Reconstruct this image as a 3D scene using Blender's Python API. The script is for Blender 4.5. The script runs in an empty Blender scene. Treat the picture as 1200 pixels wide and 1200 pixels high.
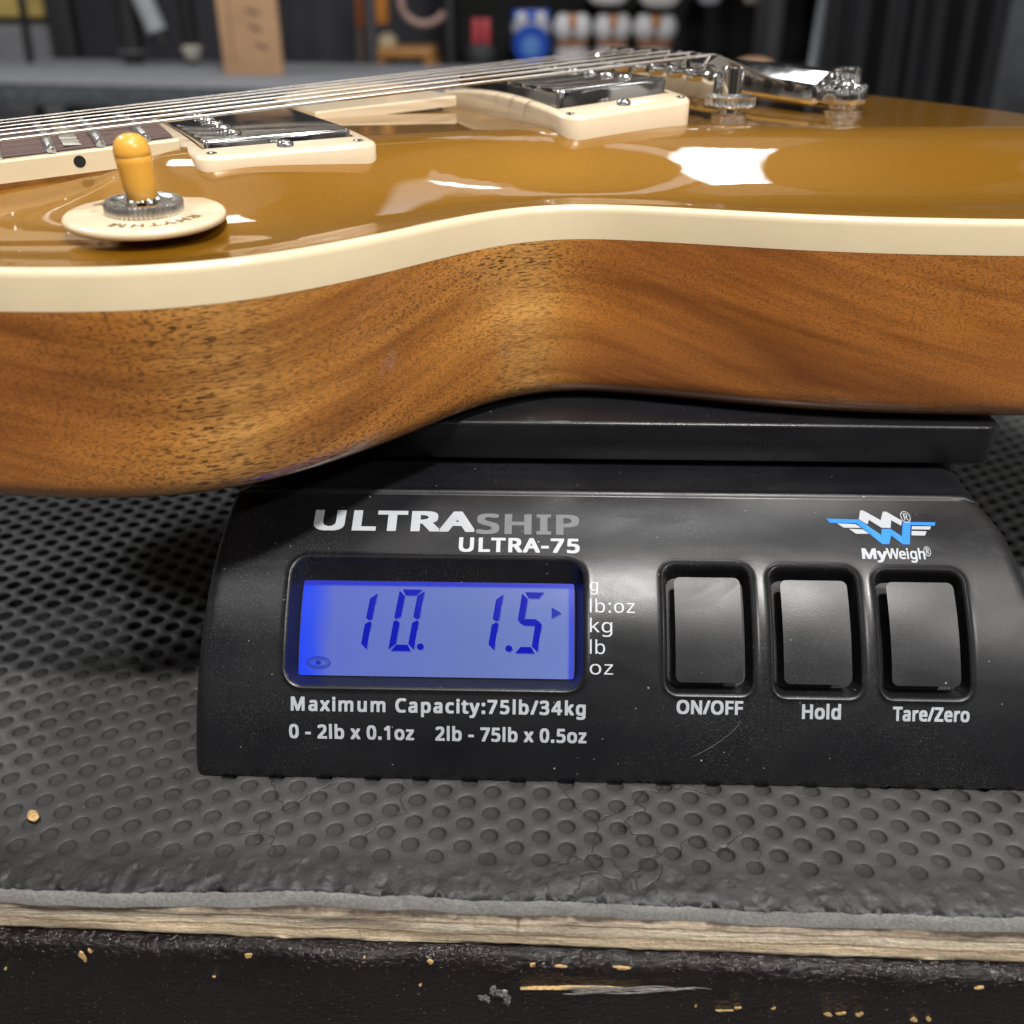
import bpy, bmesh, math, random
import numpy as np
from mathutils import Vector, Matrix, noise as mnoise
from mathutils.geometry import delaunay_2d_cdt

random.seed(7)
S = bpy.context.scene
COL = S.collection
R = math.radians
MM = 0.001

# ------------------------------------------------------------------ camera
cam_d = bpy.data.cameras.new('camera')
cam = bpy.data.objects.new('camera', cam_d)
COL.objects.link(cam)
cam.location = (0, 0, 0.170)
cam.rotation_euler = (R(90 - 28.47), 0, 0)
cam_d.sensor_width = 36
cam_d.sensor_fit = 'HORIZONTAL'
cam_d.lens = 34.5
cam_d.clip_start = 0.01
cam_d.clip_end = 60
cam_d.dof.use_dof = True
cam_d.dof.focus_distance = 0.238
cam_d.dof.aperture_fstop = 12.0
S.camera = cam

# ------------------------------------------------------------------ world, exposure, lamps
W = bpy.data.worlds.new('World')
S.world = W
W.use_nodes = True
W.cycles.sampling_method = 'MANUAL'
W.cycles.sample_map_resolution = 1024
wn = W.node_tree
wn.nodes.clear()
wo = wn.nodes.new('ShaderNodeOutputWorld')
wb = wn.nodes.new('ShaderNodeBackground')
wt = wn.nodes.new('ShaderNodeTexCoord')
wsx = wn.nodes.new('ShaderNodeSeparateXYZ')
wr = wn.nodes.new('ShaderNodeValToRGB')
wn.links.new(wt.outputs['Generated'], wsx.inputs[0])
wm = wn.nodes.new('ShaderNodeMapRange')
wm.inputs[1].default_value = -1
wm.inputs[2].default_value = 1
wn.links.new(wsx.outputs[2], wm.inputs[0])
wn.links.new(wm.outputs[0], wr.inputs[0])
cr = wr.color_ramp
cr.elements[0].position = 0.40
cr.elements[0].color = (0.022, 0.020, 0.019, 1)
cr.elements[1].position = 1.0
cr.elements[1].color = (0.14, 0.14, 0.145, 1)
e = cr.elements.new(0.55)
e.color = (0.10, 0.097, 0.094, 1)


def wmath(op, a, b=0.0):
    x = wn.nodes.new('ShaderNodeMath')
    x.operation = op
    for i, v in ((0, a), (1, b)):
        if isinstance(v, (int, float)):
            x.inputs[i].default_value = v
        else:
            wn.links.new(v, x.inputs[i])
    return x.outputs[0]


# the shop ceiling: rows of square light panels, seen where a ray meets the ceiling plane
zc = wmath('MAXIMUM', wsx.outputs[2], 0.02)
cx_ = wmath('DIVIDE', wsx.outputs[0], zc)
cy_ = wmath('DIVIDE', wsx.outputs[1], zc)
px_ = wmath('PINGPONG', wmath('ADD', cx_, 0.35), 0.85)
py_ = wmath('PINGPONG', wmath('ADD', cy_, 0.55), 0.75)
lit = wmath('MULTIPLY', wmath('LESS_THAN', px_, 0.13), wmath('LESS_THAN', py_, 0.10))
lit = wmath('MULTIPLY', lit, wmath('GREATER_THAN', wsx.outputs[2], 0.10))
wmix = wn.nodes.new('ShaderNodeMix')
wmix.data_type = 'RGBA'
wn.links.new(lit, wmix.inputs[0])
fr = wn.nodes.new('ShaderNodeMapRange')
fr.inputs[1].default_value = 0.5
fr.inputs[2].default_value = -0.5
fr.inputs[3].default_value = 1.1
fr.inputs[4].default_value = 1.6
wn.links.new(wsx.outputs[1], fr.inputs[0])
wmul = wn.nodes.new('ShaderNodeMix')
wmul.data_type = 'RGBA'
wmul.blend_type = 'MULTIPLY'
wmul.inputs[0].default_value = 1
wn.links.new(wr.outputs[0], wmul.inputs[6])
wn.links.new(fr.outputs[0], wmul.inputs[7])
# random light and dark patches for the unseen shop, added for chrome contrast
wv = wn.nodes.new('ShaderNodeTexVoronoi')
wv.inputs['Scale'].default_value = 5.0
wvm = wn.nodes.new('ShaderNodeMapping')
wvm.inputs['Scale'].default_value = (1.6, 1.6, 0.9)
wn.links.new(wt.outputs['Generated'], wvm.inputs[0])
wn.links.new(wvm.outputs[0], wv.inputs['Vector'])
wvs = wn.nodes.new('ShaderNodeSeparateColor')
wn.links.new(wv.outputs[1], wvs.inputs[0])
wvr = wn.nodes.new('ShaderNodeValToRGB')
wvr.color_ramp.elements[0].color = (0.12, 0.12, 0.13, 1)
wvr.color_ramp.elements[0].position = 0.25
wvr.color_ramp.elements[1].color = (3.0, 2.9, 2.75, 1)
wve = wvr.color_ramp.elements.new(0.7)
wve.color = (0.9, 0.84, 0.76, 1)
wn.links.new(wvs.outputs[0], wvr.inputs[0])
wmul2 = wn.nodes.new('ShaderNodeMix')
wmul2.data_type = 'RGBA'
wmul2.blend_type = 'MULTIPLY'
wmul2.inputs[0].default_value = 1
wn.links.new(wmul.outputs[2], wmul2.inputs[6])
wn.links.new(wvr.outputs[0], wmul2.inputs[7])
wn.links.new(wmul2.outputs[2], wmix.inputs[6])
wmix.inputs[7].default_value = (8.0, 8.1, 8.4, 1)
wn.links.new(wmix.outputs[2], wb.inputs[0])
wb.inputs[1].default_value = 1.0
wn.links.new(wb.outputs[0], wo.inputs[0])

S.view_settings.view_transform = 'Standard'
S.view_settings.look = 'None'
S.view_settings.exposure = 0
S.view_settings.gamma = 1
S.view_settings.use_curve_mapping = False
S.cycles.use_denoising = True
S.cycles.max_bounces = 8
S.cycles.sample_clamp_indirect = 6
S.cycles.caustics_reflective = False
S.cycles.caustics_refractive = False


def lamp(name, loc, target, sx, sy, watts, color=(1, 1, 1), shape='RECTANGLE'):
    d = bpy.data.lights.new(name, 'AREA')
    d.shape = shape
    d.size = sx
    d.size_y = sy
    d.energy = watts
    d.color = color
    o = bpy.data.objects.new(name, d)
    COL.objects.link(o)
    o.location = loc
    o.rotation_euler = (Vector(target) - Vector(loc)).to_track_quat('-Z', 'Y').to_euler()
    return o


# shop lights above and in front of the bench, rows of ceiling lights towards the back of the shop, and one added fill
lamp('ceiling_or_fill_lamp', (0.38, -0.62, 2.0), (0.03, 0.2, 0.05), 0.30, 0.16, 56, (1.0, 0.97, 0.93))
lamp('ceiling_or_fill_lamp', (1.45, -1.10, 1.60), (0.0, 0.2, 0.05), 0.10, 0.10, 22, (1.0, 0.97, 0.94))
lamp('ceiling_or_fill_lamp', (0.30, 0.62, 2.3), (0, 0.2, 0), 0.3, 0.3, 10, (0.97, 0.98, 1.0))
lamp('ceiling_or_fill_lamp', (0.43, 1.50, 1.68), (0.06, 0.28, 0.12), 0.11, 0.24, 1.1, (0.97, 0.98, 1.0))
lamp('ceiling_or_fill_lamp', (-1.5, 1.3, 1.8), (-0.1, 0.25, 0), 0.3, 0.3, 17, (0.96, 0.98, 1.0))  # added fill from back left, lifts the dark rear of the mat
strip = lamp('ceiling_or_fill_lamp', (0.15, 2.9, 2.2), (0.15, 2.9, 0), 0.10, 2.7, 1.2, (0.97, 0.98, 1.0))
strip.rotation_euler = (0, 0, R(16))


# ------------------------------------------------------------------ node helpers
class N:
    def __init__(s, name, base=(0.5, 0.5, 0.5), rough=0.5, metal=0.0, **kw):
        s.m = bpy.data.materials.new(name)
        s.m.use_nodes = True
        s.t = s.m.node_tree
        s.b = s.t.nodes['Principled BSDF']
        s.b.inputs['Base Color'].default_value = (*base, 1)
        s.b.inputs['Roughness'].default_value = rough
        s.b.inputs['Metallic'].default_value = metal
        for k, v in kw.items():
            s.b.inputs[k.replace('_', ' ')].default_value = v
        s._c = None

    def n(s, t, **kw):
        x = s.t.nodes.new('ShaderNode' + t)
        for k, v in kw.items():
            setattr(x, k, v)
        return x

    def link(s, a, b):
        s.t.links.new(a, b)

    def coord(s, scale=(1, 1, 1), rot=(0, 0, 0), loc=(0, 0, 0), kind='Object'):
        c = s.n('TexCoord')
        m = s.n('Mapping')
        m.inputs['Scale'].default_value = scale
        m.inputs['Rotation'].default_value = rot
        m.inputs['Location'].default_value = loc
        s.link(c.outputs[kind], m.inputs[0])
        return m.outputs[0]

    def turned(s, rot, scale, loc=(0, 0, 0)):
        """object space, turned first and stretched after"""
        m = s.n('Mapping')
        m.inputs['Scale'].default_value = scale
        m.inputs['Location'].default_value = loc
        s.link(s.coord((1, 1, 1), rot), m.inputs[0])
        return m.outputs[0]

    def noise(s, vec, scale=1, detail=2, rough=0.5, dist=0.0):
        x = s.n('TexNoise')
        x.inputs['Scale'].default_value = scale
        x.inputs['Detail'].default_value = detail
        x.inputs['Roughness'].default_value = rough
        x.inputs['Distortion'].default_value = dist
        s.link(vec, x.inputs['Vector'])
        return x.outputs[0]

    def voro(s, vec, scale=1, out=0, feature='F1'):
        x = s.n('TexVoronoi', feature=feature)
        x.inputs['Scale'].default_value = scale
        s.link(vec, x.inputs['Vector'])
        return x.outputs[out]

    def ramp(s, val, stops, interp='LINEAR'):
        x = s.n('ValToRGB')
        r = x.color_ramp
        r.interpolation = interp
        for i, (p, c) in enumerate(stops):
            if i < 2:
                el = r.elements[i]
            else:
                el = r.elements.new(p)
            el.position = p
            c = (c, c, c) if isinstance(c, (int, float)) else c
            el.color = (*c, 1)
        s.link(val, x.inputs[0])
        return x.outputs[0]

    def mix(s, fac, a, b, mode='MIX'):
        x = s.n('Mix', data_type='RGBA', blend_type=mode)
        for inp, v in ((x.inputs[0], fac), (x.inputs[6], a), (x.inputs[7], b)):
            if isinstance(v, (int, float)):
                inp.default_value = v
            elif isinstance(v, tuple):
                inp.default_value = (*v, 1)
            else:
                s.link(v, inp)
        return x.outputs[2]

    def math(s, op, a, b=0.0):
        x = s.n('Math', operation=op)
        for inp, v in ((x.inputs[0], a), (x.inputs[1], b)):
            if isinstance(v, (int, float)):
                inp.default_value = v
            else:
                s.link(v, inp)
        return x.outputs[0]

    def set(s, name, v):
        s.link(v, s.b.inputs[name])
        return s

    def bump(s, h, strength=0.3, dist=0.001):
        x = s.n('Bump')
        x.inputs['Strength'].default_value = strength
        x.inputs['Distance'].default_value = dist
        s.link(h, x.inputs['Height'])
        s.link(x.outputs[0], s.b.inputs['Normal'])
        return s


def plain(name, base, rough=0.5, metal=0.0, var=0.12, scale=60, **kw):
    """a colour with a little uneven wear"""
    a = N(name, base, rough, metal, **kw)
    f = a.noise(a.coord(), scale, 4, 0.6)
    lo = tuple(c * (1 - var) for c in base)
    hi = tuple(min(1, c * (1 + var)) for c in base)
    a.set('Base Color', a.ramp(f, [(0.3, lo), (0.7, hi)]))
    a.set('Roughness', a.ramp(f, [(0.3, max(0, rough - 0.04)), (0.7, min(1, rough + 0.05))]))
    return a.m


# --- wood of the guitar's sides
def mahogany():
    a = N('mahogany', rough=0.40, Coat_Weight=1.0, Coat_Roughness=0.04, Coat_IOR=1.5)
    tc = a.n('TexCoord')
    sn = a.n('SeparateXYZ')
    a.link(tc.outputs['Normal'], sn.inputs[0])
    endg = a.math('ABSOLUTE', sn.outputs[0])            # how far the cut runs across the grain: end grain soaks up more stain
    nz = a.noise(a.coord((18, 18, 40)), 1.0, 3)
    eg = a.math('ADD', endg, a.math('MULTIPLY', a.math('SUBTRACT', nz, 0.5), 0.35))
    base = a.ramp(eg, [(0.05, (0.55, 0.275, 0.070)), (0.26, (0.48, 0.205, 0.040)), (0.50, (0.39, 0.140, 0.025)), (0.85, (0.30, 0.095, 0.016))])
    # broad figure: bands that sweep across the rim
    fig = a.noise(a.turned((R(-30), R(3), R(4)), (5, 14, 105)), 1.0, 3, 0.55, 0.8)
    base = a.mix(1.0, base, a.ramp(fig, [(0.30, (0.62, 0.53, 0.44)), (0.47, (0.97, 0.95, 0.92)), (0.68, (1.28, 1.29, 1.25))]), 'MULTIPLY')
    fig2 = a.noise(a.turned((R(-31), R(3), R(4)), (7, 30, 430), (3, 1, 7)), 1.0, 4, 0.6, 0.5)
    c = a.mix(0.75, base, a.ramp(fig2, [(0.30, (0.70, 0.64, 0.58)), (0.60, (1.12, 1.13, 1.14))]), 'MULTIPLY')
    # pores: short dark dashes along the grain, dots where the grain is cut across
    big = a.noise(a.coord((16, 26, 36), (0, R(-12), 0), (5, 5, 5)), 1.0, 3)
    p1 = a.noise(a.coord((310, 2300, 2500), (0, R(-3), R(4))), 1.0, 2, 0.5, 0.25)
    p2 = a.noise(a.coord((520, 3300, 3400), (0, R(-3), R(4)), (9, 4, 2)), 1.0, 1.5, 0.5, 0.1)
    m1 = a.ramp(p1, [(0.555, 0.0), (0.60, 1.0)])
    m2 = a.ramp(p2, [(0.53, 0.0), (0.62, 1.0)])
    amt = a.ramp(big, [(0.36, 0.18), (0.58, 0.95)])
    long_ = a.ramp(eg, [(0.15, 1.0), (0.6, 0.35)])
    c = a.mix(a.math('MULTIPLY', a.math('MULTIPLY', m1, amt), long_), c, (0.065, 0.022, 0.006))
    c = a.mix(a.math('MULTIPLY', m2, 0.55), c, (0.13, 0.046, 0.012))
    f3 = a.noise(a.coord((700, 6500, 6500)), 1.0, 2)
    c = a.mix(0.5, c, a.ramp(f3, [(0.3, (0.62, 0.60, 0.58)), (0.7, (1.2, 1.2, 1.2))]), 'MULTIPLY')
    a.set('Base Color', c)
    return a.m


def goldtop():
    a = N('gold_lacquer', rough=0.42, metal=0.55, Specular_IOR_Level=0.15, Coat_Weight=1.0, Coat_Roughness=0.015, Coat_IOR=1.65)
    f = a.voro(a.coord(), 7000, 1)
    fl = a.n('SeparateColor')
    a.link(f, fl.inputs[0])
    c = a.ramp(fl.outputs[0], [(0.0, (0.28, 0.125, 0.006)), (0.8, (0.32, 0.145, 0.008)), (1.0, (0.41, 0.20, 0.016))])
    a.set('Base Color', c)
    w = a.noise(a.coord(), 9, 2)
    a.bump(w, 0.05, 0.002)
    return a.m


def cream(name, base, rough=0.28, coat=0.8):
    a = N(name, base, rough, Coat_Weight=coat, Coat_Roughness=0.03, Subsurface_Weight=0.0)
    f = a.noise(a.coord(), 90, 3)
    a.set('Base Color', a.ramp(f, [(0.3, tuple(c * 0.95 for c in base)), (0.7, base)]))
    return a.m


def chrome():
    a = N('polished_nickel', (0.80, 0.78, 0.74), 0.06, 1.0)
    f = a.noise(a.coord(), 160, 3)
    a.set('Roughness', a.ramp(f, [(0.3, 0.04), (0.75, 0.12)]))
    return a.m


def black_plastic(name, base=0.009, rough=0.30, dust=1.0):
    a = N(name, (base, base, base * 1.2), rough, Specular_IOR_Level=0.42)
    v = a.coord()
    big = a.noise(v, 35, 4, 0.6)
    c = a.ramp(big, [(0.3, (base * 0.8, base * 0.82, base * 1.0)), (0.75, (base * 1.4, base * 1.4, base * 1.6))])
    # grey dust: fine grains, thicker in places, plus a few bigger specks and hairs
    d1 = a.noise(a.coord(loc=(1, 2, 3)), 3000, 1)
    reg = a.noise(a.coord(loc=(4, 1, 2)), 20, 4, 0.65)
    m1 = a.math('MULTIPLY', a.ramp(d1, [(0.60, 0.0), (0.70, 1.0)]), a.ramp(reg, [(0.46, 0.01), (0.70, 0.26 * dust)]))
    c = a.mix(m1, c, (0.26, 0.255, 0.25))
    for sc_, pick_, rad, op in ((230, 0.86, 0.055, 0.6), (520, 0.90, 0.085, 0.45), (95, 0.93, 0.030, 0.6)):
        vo = a.n('TexVoronoi')
        vo.inputs['Scale'].default_value = sc_
        a.link(v, vo.inputs['Vector'])
        sp = a.n('SeparateColor')
        a.link(vo.outputs[1], sp.inputs[0])
        pk = a.math('GREATER_THAN', sp.outputs[0], pick_)
        sz = a.math('LESS_THAN', vo.outputs[0], rad)
        c = a.mix(a.math('MULTIPLY', a.math('MULTIPLY', pk, sz), op * dust), c, (0.45, 0.44, 0.42))
    # long faint rub marks
    sm = a.noise(a.coord((30, 90, 60), (0.3, 0.2, R(25))), 1.0, 3, 0.6, 1.2)
    a.set('Base Color', c)
    fine = a.noise(v, 4200, 2)
    r = a.math('ADD', a.ramp(big, [(0.3, rough - 0.03), (0.7, rough + 0.05)]), a.ramp(sm, [(0.5, 0.0), (0.75, 0.12)]))
    a.set('Roughness', r)
    a.bump(fine, 0.12, 0.00025)
    return a.m


def foam(name, base, rough=0.56, spec=0.5):
    a = N(name, (base, base, base), rough, Specular_IOR_Level=spec)
    v = a.coord()
    big = a.noise(v, 16, 4, 0.6)
    c = a.ramp(big, [(0.3, (base * 0.82, base * 0.82, base * 0.84)), (0.7, (base * 1.2, base * 1.2, base * 1.2))])
    d = a.noise(a.coord(loc=(3, 3, 1)), 1500, 2)
    c = a.mix(a.ramp(d, [(0.68, 0.0), (0.78, 0.25)]), c, (0.3, 0.29, 0.27))
    # fine cracks in the skin
    vo = a.n('TexVoronoi', feature='DISTANCE_TO_EDGE')
    vo.inputs['Scale'].default_value = 42
    wv = a.n('VectorMath', operation='ADD')
    nz = a.n('TexNoise')
    nz.inputs['Scale'].default_value = 90
    nz.inputs['Detail'].default_value = 3
    a.link(v, nz.inputs['Vector'])
    sc = a.n('VectorMath', operation='SCALE')
    a.link(nz.outputs[1], sc.inputs[0])
    sc.inputs['Scale'].default_value = 0.016
    a.link(v, wv.inputs[0])
    a.link(sc.outputs[0], wv.inputs[1])
    a.link(wv.outputs[0], vo.inputs['Vector'])
    cm = a.noise(a.coord(loc=(8, 2, 5)), 14, 2)
    ck = a.math('MULTIPLY', a.ramp(vo.outputs[0], [(0.0, 1.0), (0.016, 0.0)]), a.ramp(cm, [(0.56, 0.0), (0.64, 1.0)]))
    c = a.mix(a.math('MULTIPLY', ck, 0.7), c, (base * 0.3,) * 3)
    # shade of the turned-down lip painted in with its wear, along the cut edge
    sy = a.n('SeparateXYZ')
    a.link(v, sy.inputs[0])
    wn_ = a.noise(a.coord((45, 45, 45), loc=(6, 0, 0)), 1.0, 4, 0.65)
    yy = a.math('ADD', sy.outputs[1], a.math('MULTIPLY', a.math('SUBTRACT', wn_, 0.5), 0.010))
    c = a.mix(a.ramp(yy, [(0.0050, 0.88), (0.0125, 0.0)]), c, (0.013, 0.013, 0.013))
    a.set('Base Color', c)
    h = a.mix(0.5, a.noise(v, 900, 4, 0.65), a.noise(v, 120, 3))
    h = a.mix(a.math('MULTIPLY', ck, 0.8), h, (0, 0, 0))
    a.bump(h, 0.55, 0.0006)
    return a.m


def plywood():
    a = N('plywood_edge', rough=0.8)
    c0 = a.n('TexCoord')
    sp = a.n('SeparateXYZ')
    a.link(c0.outputs['Object'], sp.inputs[0])
    wav = a.noise(a.coord((14, 14, 14)), 1.0, 3)
    z = a.math('ADD', sp.outputs[2], a.math('MULTIPLY', a.math('SUBTRACT', wav, 0.5), 0.0022))
    t = a.math('MULTIPLY', a.math('ADD', z, 0.0156), 1 / 0.0092)
    # plies: pale veneers parted by thin darker glue lines
    c = a.ramp(t, [(0.0, (0.60, 0.48, 0.33)), (0.16, (0.76, 0.63, 0.45)), (0.40, (0.72, 0.58, 0.40)), (0.44, (0.30, 0.21, 0.13)), (0.48, (0.68, 0.57, 0.42)), (0.72, (0.74, 0.66, 0.53)), (0.77, (0.32, 0.23, 0.15)), (0.82, (0.62, 0.53, 0.41)), (1.0, (0.48, 0.39, 0.29))])
    fib = a.noise(a.coord((90, 90, 2400)), 1.0, 4, 0.6)
    c = a.mix(0.8, c, a.ramp(fib, [(0.3, (0.58, 0.54, 0.48)), (0.62, (1.15, 1.14, 1.12))]), 'MULTIPLY')
    grit = a.noise(a.coord((700, 700, 900)), 1.0, 3, 0.7)
    c = a.mix(0.5, c, a.ramp(grit, [(0.32, (0.6, 0.57, 0.53)), (0.6, (1.1, 1.1, 1.1))]), 'MULTIPLY')
    # dirt: worst along the top edge, in long patches
    st = a.noise(a.coord((11, 11, 95), loc=(2, 0, 0.4)), 1.0, 6, 0.7)
    dm = a.math('MULTIPLY', a.ramp(st, [(0.47, 0.0), (0.60, 0.92)]), a.ramp(t, [(0.2, 0.22), (0.85, 1.0)]))
    c = a.mix(dm, c, (0.075, 0.052, 0.034))
    gap = a.noise(a.coord((60, 60, 60), loc=(1, 7, 0)), 1.0, 4, 0.7)
    tg = a.math('ADD', t, a.math('MULTIPLY', a.math('SUBTRACT', gap, 0.5), 0.45))
    c = a.mix(a.ramp(tg, [(0.90, 0.0), (1.02, 0.92)]), c, (0.030, 0.020, 0.013))  # shade in the gap under the mat, painted along the top edge
    ck = a.noise(a.coord((380, 380, 45), loc=(5, 0, 0)), 1.0, 2)
    c = a.mix(a.ramp(ck, [(0.70, 0.0), (0.77, 0.6)]), c, (0.04, 0.027, 0.016))
    a.set('Base Color', c)
    a.bump(a.mix(0.5, fib, grit), 0.8, 0.0008)
    return a.m


def black_paint():
    a = N('black_vinyl_paint', (0.010, 0.008, 0.008), 0.3, Specular_IOR_Level=0.42)
    v = a.coord()
    g = a.noise(a.coord((620, 620, 800)), 1.0, 4, 0.65, 0.4)
    g2 = a.noise(a.coord((60, 60, 120), loc=(2, 2, 2)), 1.0, 4, 0.6)
    c = a.ramp(a.noise(v, 30, 4), [(0.3, (0.005, 0.0035, 0.004)), (0.75, (0.011, 0.007, 0.007))])
    sc = a.noise(a.coord((40, 40, 520), (0, R(5), 0)), 1.0, 5, 0.75, 1.2)
    c = a.mix(a.ramp(sc, [(0.68, 0.0), (0.76, 0.3)]), c, (0.20, 0.20, 0.21))
    dt = a.noise(a.coord(loc=(1, 1, 1)), 1500, 2)
    c = a.mix(a.ramp(dt, [(0.69, 0.0), (0.77, 0.5)]), c, (0.30, 0.28, 0.25))
    a.set('Base Color', c)
    a.set('Roughness', a.ramp(g, [(0.3, 0.05), (0.7, 0.22)]))
    a.bump(a.mix(0.5, g, g2), 0.95, 0.0016)
    return a.m


def rosewood():
    a = N('rosewood', rough=0.5)
    f = a.noise(a.coord((60, 1100, 1100)), 1.0, 3, 0.6)
    c = a.ramp(f, [(0.3, (0.045, 0.022, 0.018)), (0.5, (0.105, 0.058, 0.048)), (0.7, (0.17, 0.10, 0.085))])
    a.set('Base Color', c)
    return a.m


def lcd_screen():
    a = N('lcd_backlit_film', (0.01, 0.015, 0.05), 0.3, Specular_IOR_Level=0.06)
    c = a.n('TexCoord')
    sp = a.n('SeparateXYZ')
    a.link(c.outputs['Generated'], sp.inputs[0])
    n1 = a.noise(a.coord(), 90, 3)
    x = a.math('ADD', sp.outputs[0], a.math('MULTIPLY', a.math('SUBTRACT', n1, 0.5), 0.05))
    # the backlight's diodes sit along the left edge, so the film is bluest there
    col = a.ramp(x, [(0.0, (0.010, 0.055, 1.0)), (0.045, (0.025, 0.080, 0.88)), (0.12, (0.125, 0.165, 0.58)), (0.6, (0.148, 0.205, 0.50)), (1.0, (0.180, 0.240, 0.57))])
    top = a.ramp(sp.outputs[2], [(0.945, 0.0), (0.965, 1.0)])
    col = a.mix(top, col, (0.012, 0.020, 0.60))
    rt = a.ramp(sp.outputs[0], [(0.975, 0.0), (0.985, 1.0)])
    col = a.mix(a.math('MULTIPLY', rt, 0.8), col, (0.02, 0.04, 0.75))
    a.set('Emission Color', col)
    a.b.inputs['Emission Strength'].default_value = 0.85
    return a.m


M = dict(
    mahogany=mahogany(), gold=goldtop(),
    binding=cream('aged_binding', (0.80, 0.66, 0.43)),
    ivory=cream('ivory_plastic', (0.82, 0.66, 0.45), 0.3, 0.7),
    amber=cream('amber_plastic', (0.80, 0.40, 0.055), 0.34, 0.4),
    chrome=chrome(), satin=plain('satin_nickel', (0.78, 0.76, 0.72), 0.27, 1.0, 0.1, 300),
    string=plain('wound_string', (0.44, 0.41, 0.37), 0.38, 1.0, 0.2, 2500),
    rosewood=rosewood(), fret=plain('fret_wire', (0.78, 0.76, 0.72), 0.34, 1.0, 0.1, 300),
    pearl=plain('pearl_inlay', (0.62, 0.60, 0.50), 0.25, 0, 0.2, 200, Coat_Weight=1.0),
    dark=plain('black_hole', (0.006, 0.006, 0.006), 0.6),
    brownwood=plain('neck_wood', (0.24, 0.095, 0.022), 0.35, 0, 0.3, 300, Coat_Weight=0.8),
    print_gold=plain('faded_gold_print', (0.24, 0.15, 0.05), 0.5),
    case=black_plastic('black_case_plastic', 0.008, 0.30),
    plate=black_plastic('black_tray_plastic', 0.009, 0.28, 0.6),
    key=black_plastic('black_key_rubber', 0.012, 0.36, 0.8),
    bezel=black_plastic('black_bezel_plastic', 0.008, 0.30, 1.0),
    lcd=lcd_screen(),
    lcd_ink=N('lcd_segment', (0.002, 0.004, 0.03), 0.4, Specular_IOR_Level=0.05, Emission_Color=(0.001, 0.003, 0.44, 1), Emission_Strength=0.9).m,
    lcd_shadow=N('lcd_shadow', (0.004, 0.006, 0.03), 0.4, Specular_IOR_Level=0.05, Emission_Color=(0.085, 0.125, 0.46, 1), Emission_Strength=0.85).m,
    lcd_faint=N('lcd_symbol', (0.004, 0.008, 0.04), 0.4, Specular_IOR_Level=0.05, Emission_Color=(0.010, 0.028, 0.40, 1), Emission_Strength=0.85).m,
    silver_ink=plain('silver_ink', (0.40, 0.42, 0.45), 0.45, 0, 0.08),
    grey_ink=plain('grey_ink', (0.14, 0.145, 0.155), 0.45, 0, 0.1),
    white_ink=plain('white_ink', (0.47, 0.49, 0.52), 0.45, 0, 0.06),
    blue_ink=plain('blue_ink', (0.003, 0.20, 0.66), 0.45, 0, 0.05),
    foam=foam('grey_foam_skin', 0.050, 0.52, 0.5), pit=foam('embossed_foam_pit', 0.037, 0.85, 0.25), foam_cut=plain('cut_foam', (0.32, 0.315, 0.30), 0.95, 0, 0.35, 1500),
    plywood=plywood(), vinyl=black_paint(),
    chip=plain('bare_wood', (0.50, 0.33, 0.14), 0.75, 0, 0.45, 1100),
    tape=plain('clear_tape', (0.50, 0.50, 0.50), 0.2, 0, 0.3, 900, Transmission_Weight=0.7),
)


# ------------------------------------------------------------------ mesh helpers (millimetres in, metres out)
def mk(name, verts, faces, mat, parent=None, smooth=True, sharp=35, normals=None):
    me = bpy.data.meshes.new(name)
    me.from_pydata([tuple(float(c) * MM for c in v) for v in verts], [], [list(map(int, f)) for f in faces])
    me.validate()
    if mat:
        me.materials.append(mat)
    if smooth:
        me.shade_smooth()
        if sharp is not None:
            me.set_sharp_from_angle(angle=R(sharp))
    o = bpy.data.objects.new(name, me)
    COL.objects.link(o)
    if parent:
        o.parent = parent
    if normals is not None:
        me.normals_split_custom_set_from_vertices([tuple(n) for n in normals])
    return o


def thing(name, label, cat, loc=(0, 0, 0), rot=(0, 0, 0), group=None):
    o = bpy.data.objects.new(name, None)
    COL.objects.link(o)
    o.empty_display_size = 0.02
    o.location = [c * MM for c in loc]
    o.rotation_euler = rot
    return tag(o, label, cat, group)


def tag(o, label, cat=None, group=None):
    o['label'] = label
    if cat:
        o['category'] = cat
    if group:
        o['group'] = group
    return o


class B:
    """collects shapes for one mesh"""
    def __init__(s):
        s.v = []
        s.f = []

    def add(s, v, f):
        k = len(s.v)
        s.v += [tuple(p) for p in v]
        s.f += [[i + k for i in q] for q in f]
        return s

    def make(s, name, mat, parent=None, **kw):
        return mk(name, s.v, s.f, mat, parent, **kw)


def loft(loops, cap0=False, cap1=False, closed=True):
    n = len(loops[0])
    v = [p for l in loops for p in l]
    f = []
    for a in range(len(loops) - 1):
        for i in range(n if closed else n - 1):
            j = (i + 1) % n
            f.append((a * n + i, a * n + j, (a + 1) * n + j, (a + 1) * n + i))
    if cap0:
        f.append(tuple(range(n))[::-1])
    if cap1:
        f.append(tuple((len(loops) - 1) * n + i for i in range(n)))
    return v, f


def rrect(x0, y0, x1, y1, r, n=6):
    out = []
    for cx, cy, a0 in ((x1 - r, y0 + r, -90), (x1 - r, y1 - r, 0), (x0 + r, y1 - r, 90), (x0 + r, y0 + r, 180)):
        for k in range(n + 1):
            a = R(a0 + 90 * k / n)
            out.append((cx + r * math.cos(a), cy + r * math.sin(a)))
    return out


def inset(x0, y0, x1, y1, r, d, n=6):
    return rrect(x0 + d, y0 + d, x1 - d, y1 - d, max(r - d, 0.05), n)


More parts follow.
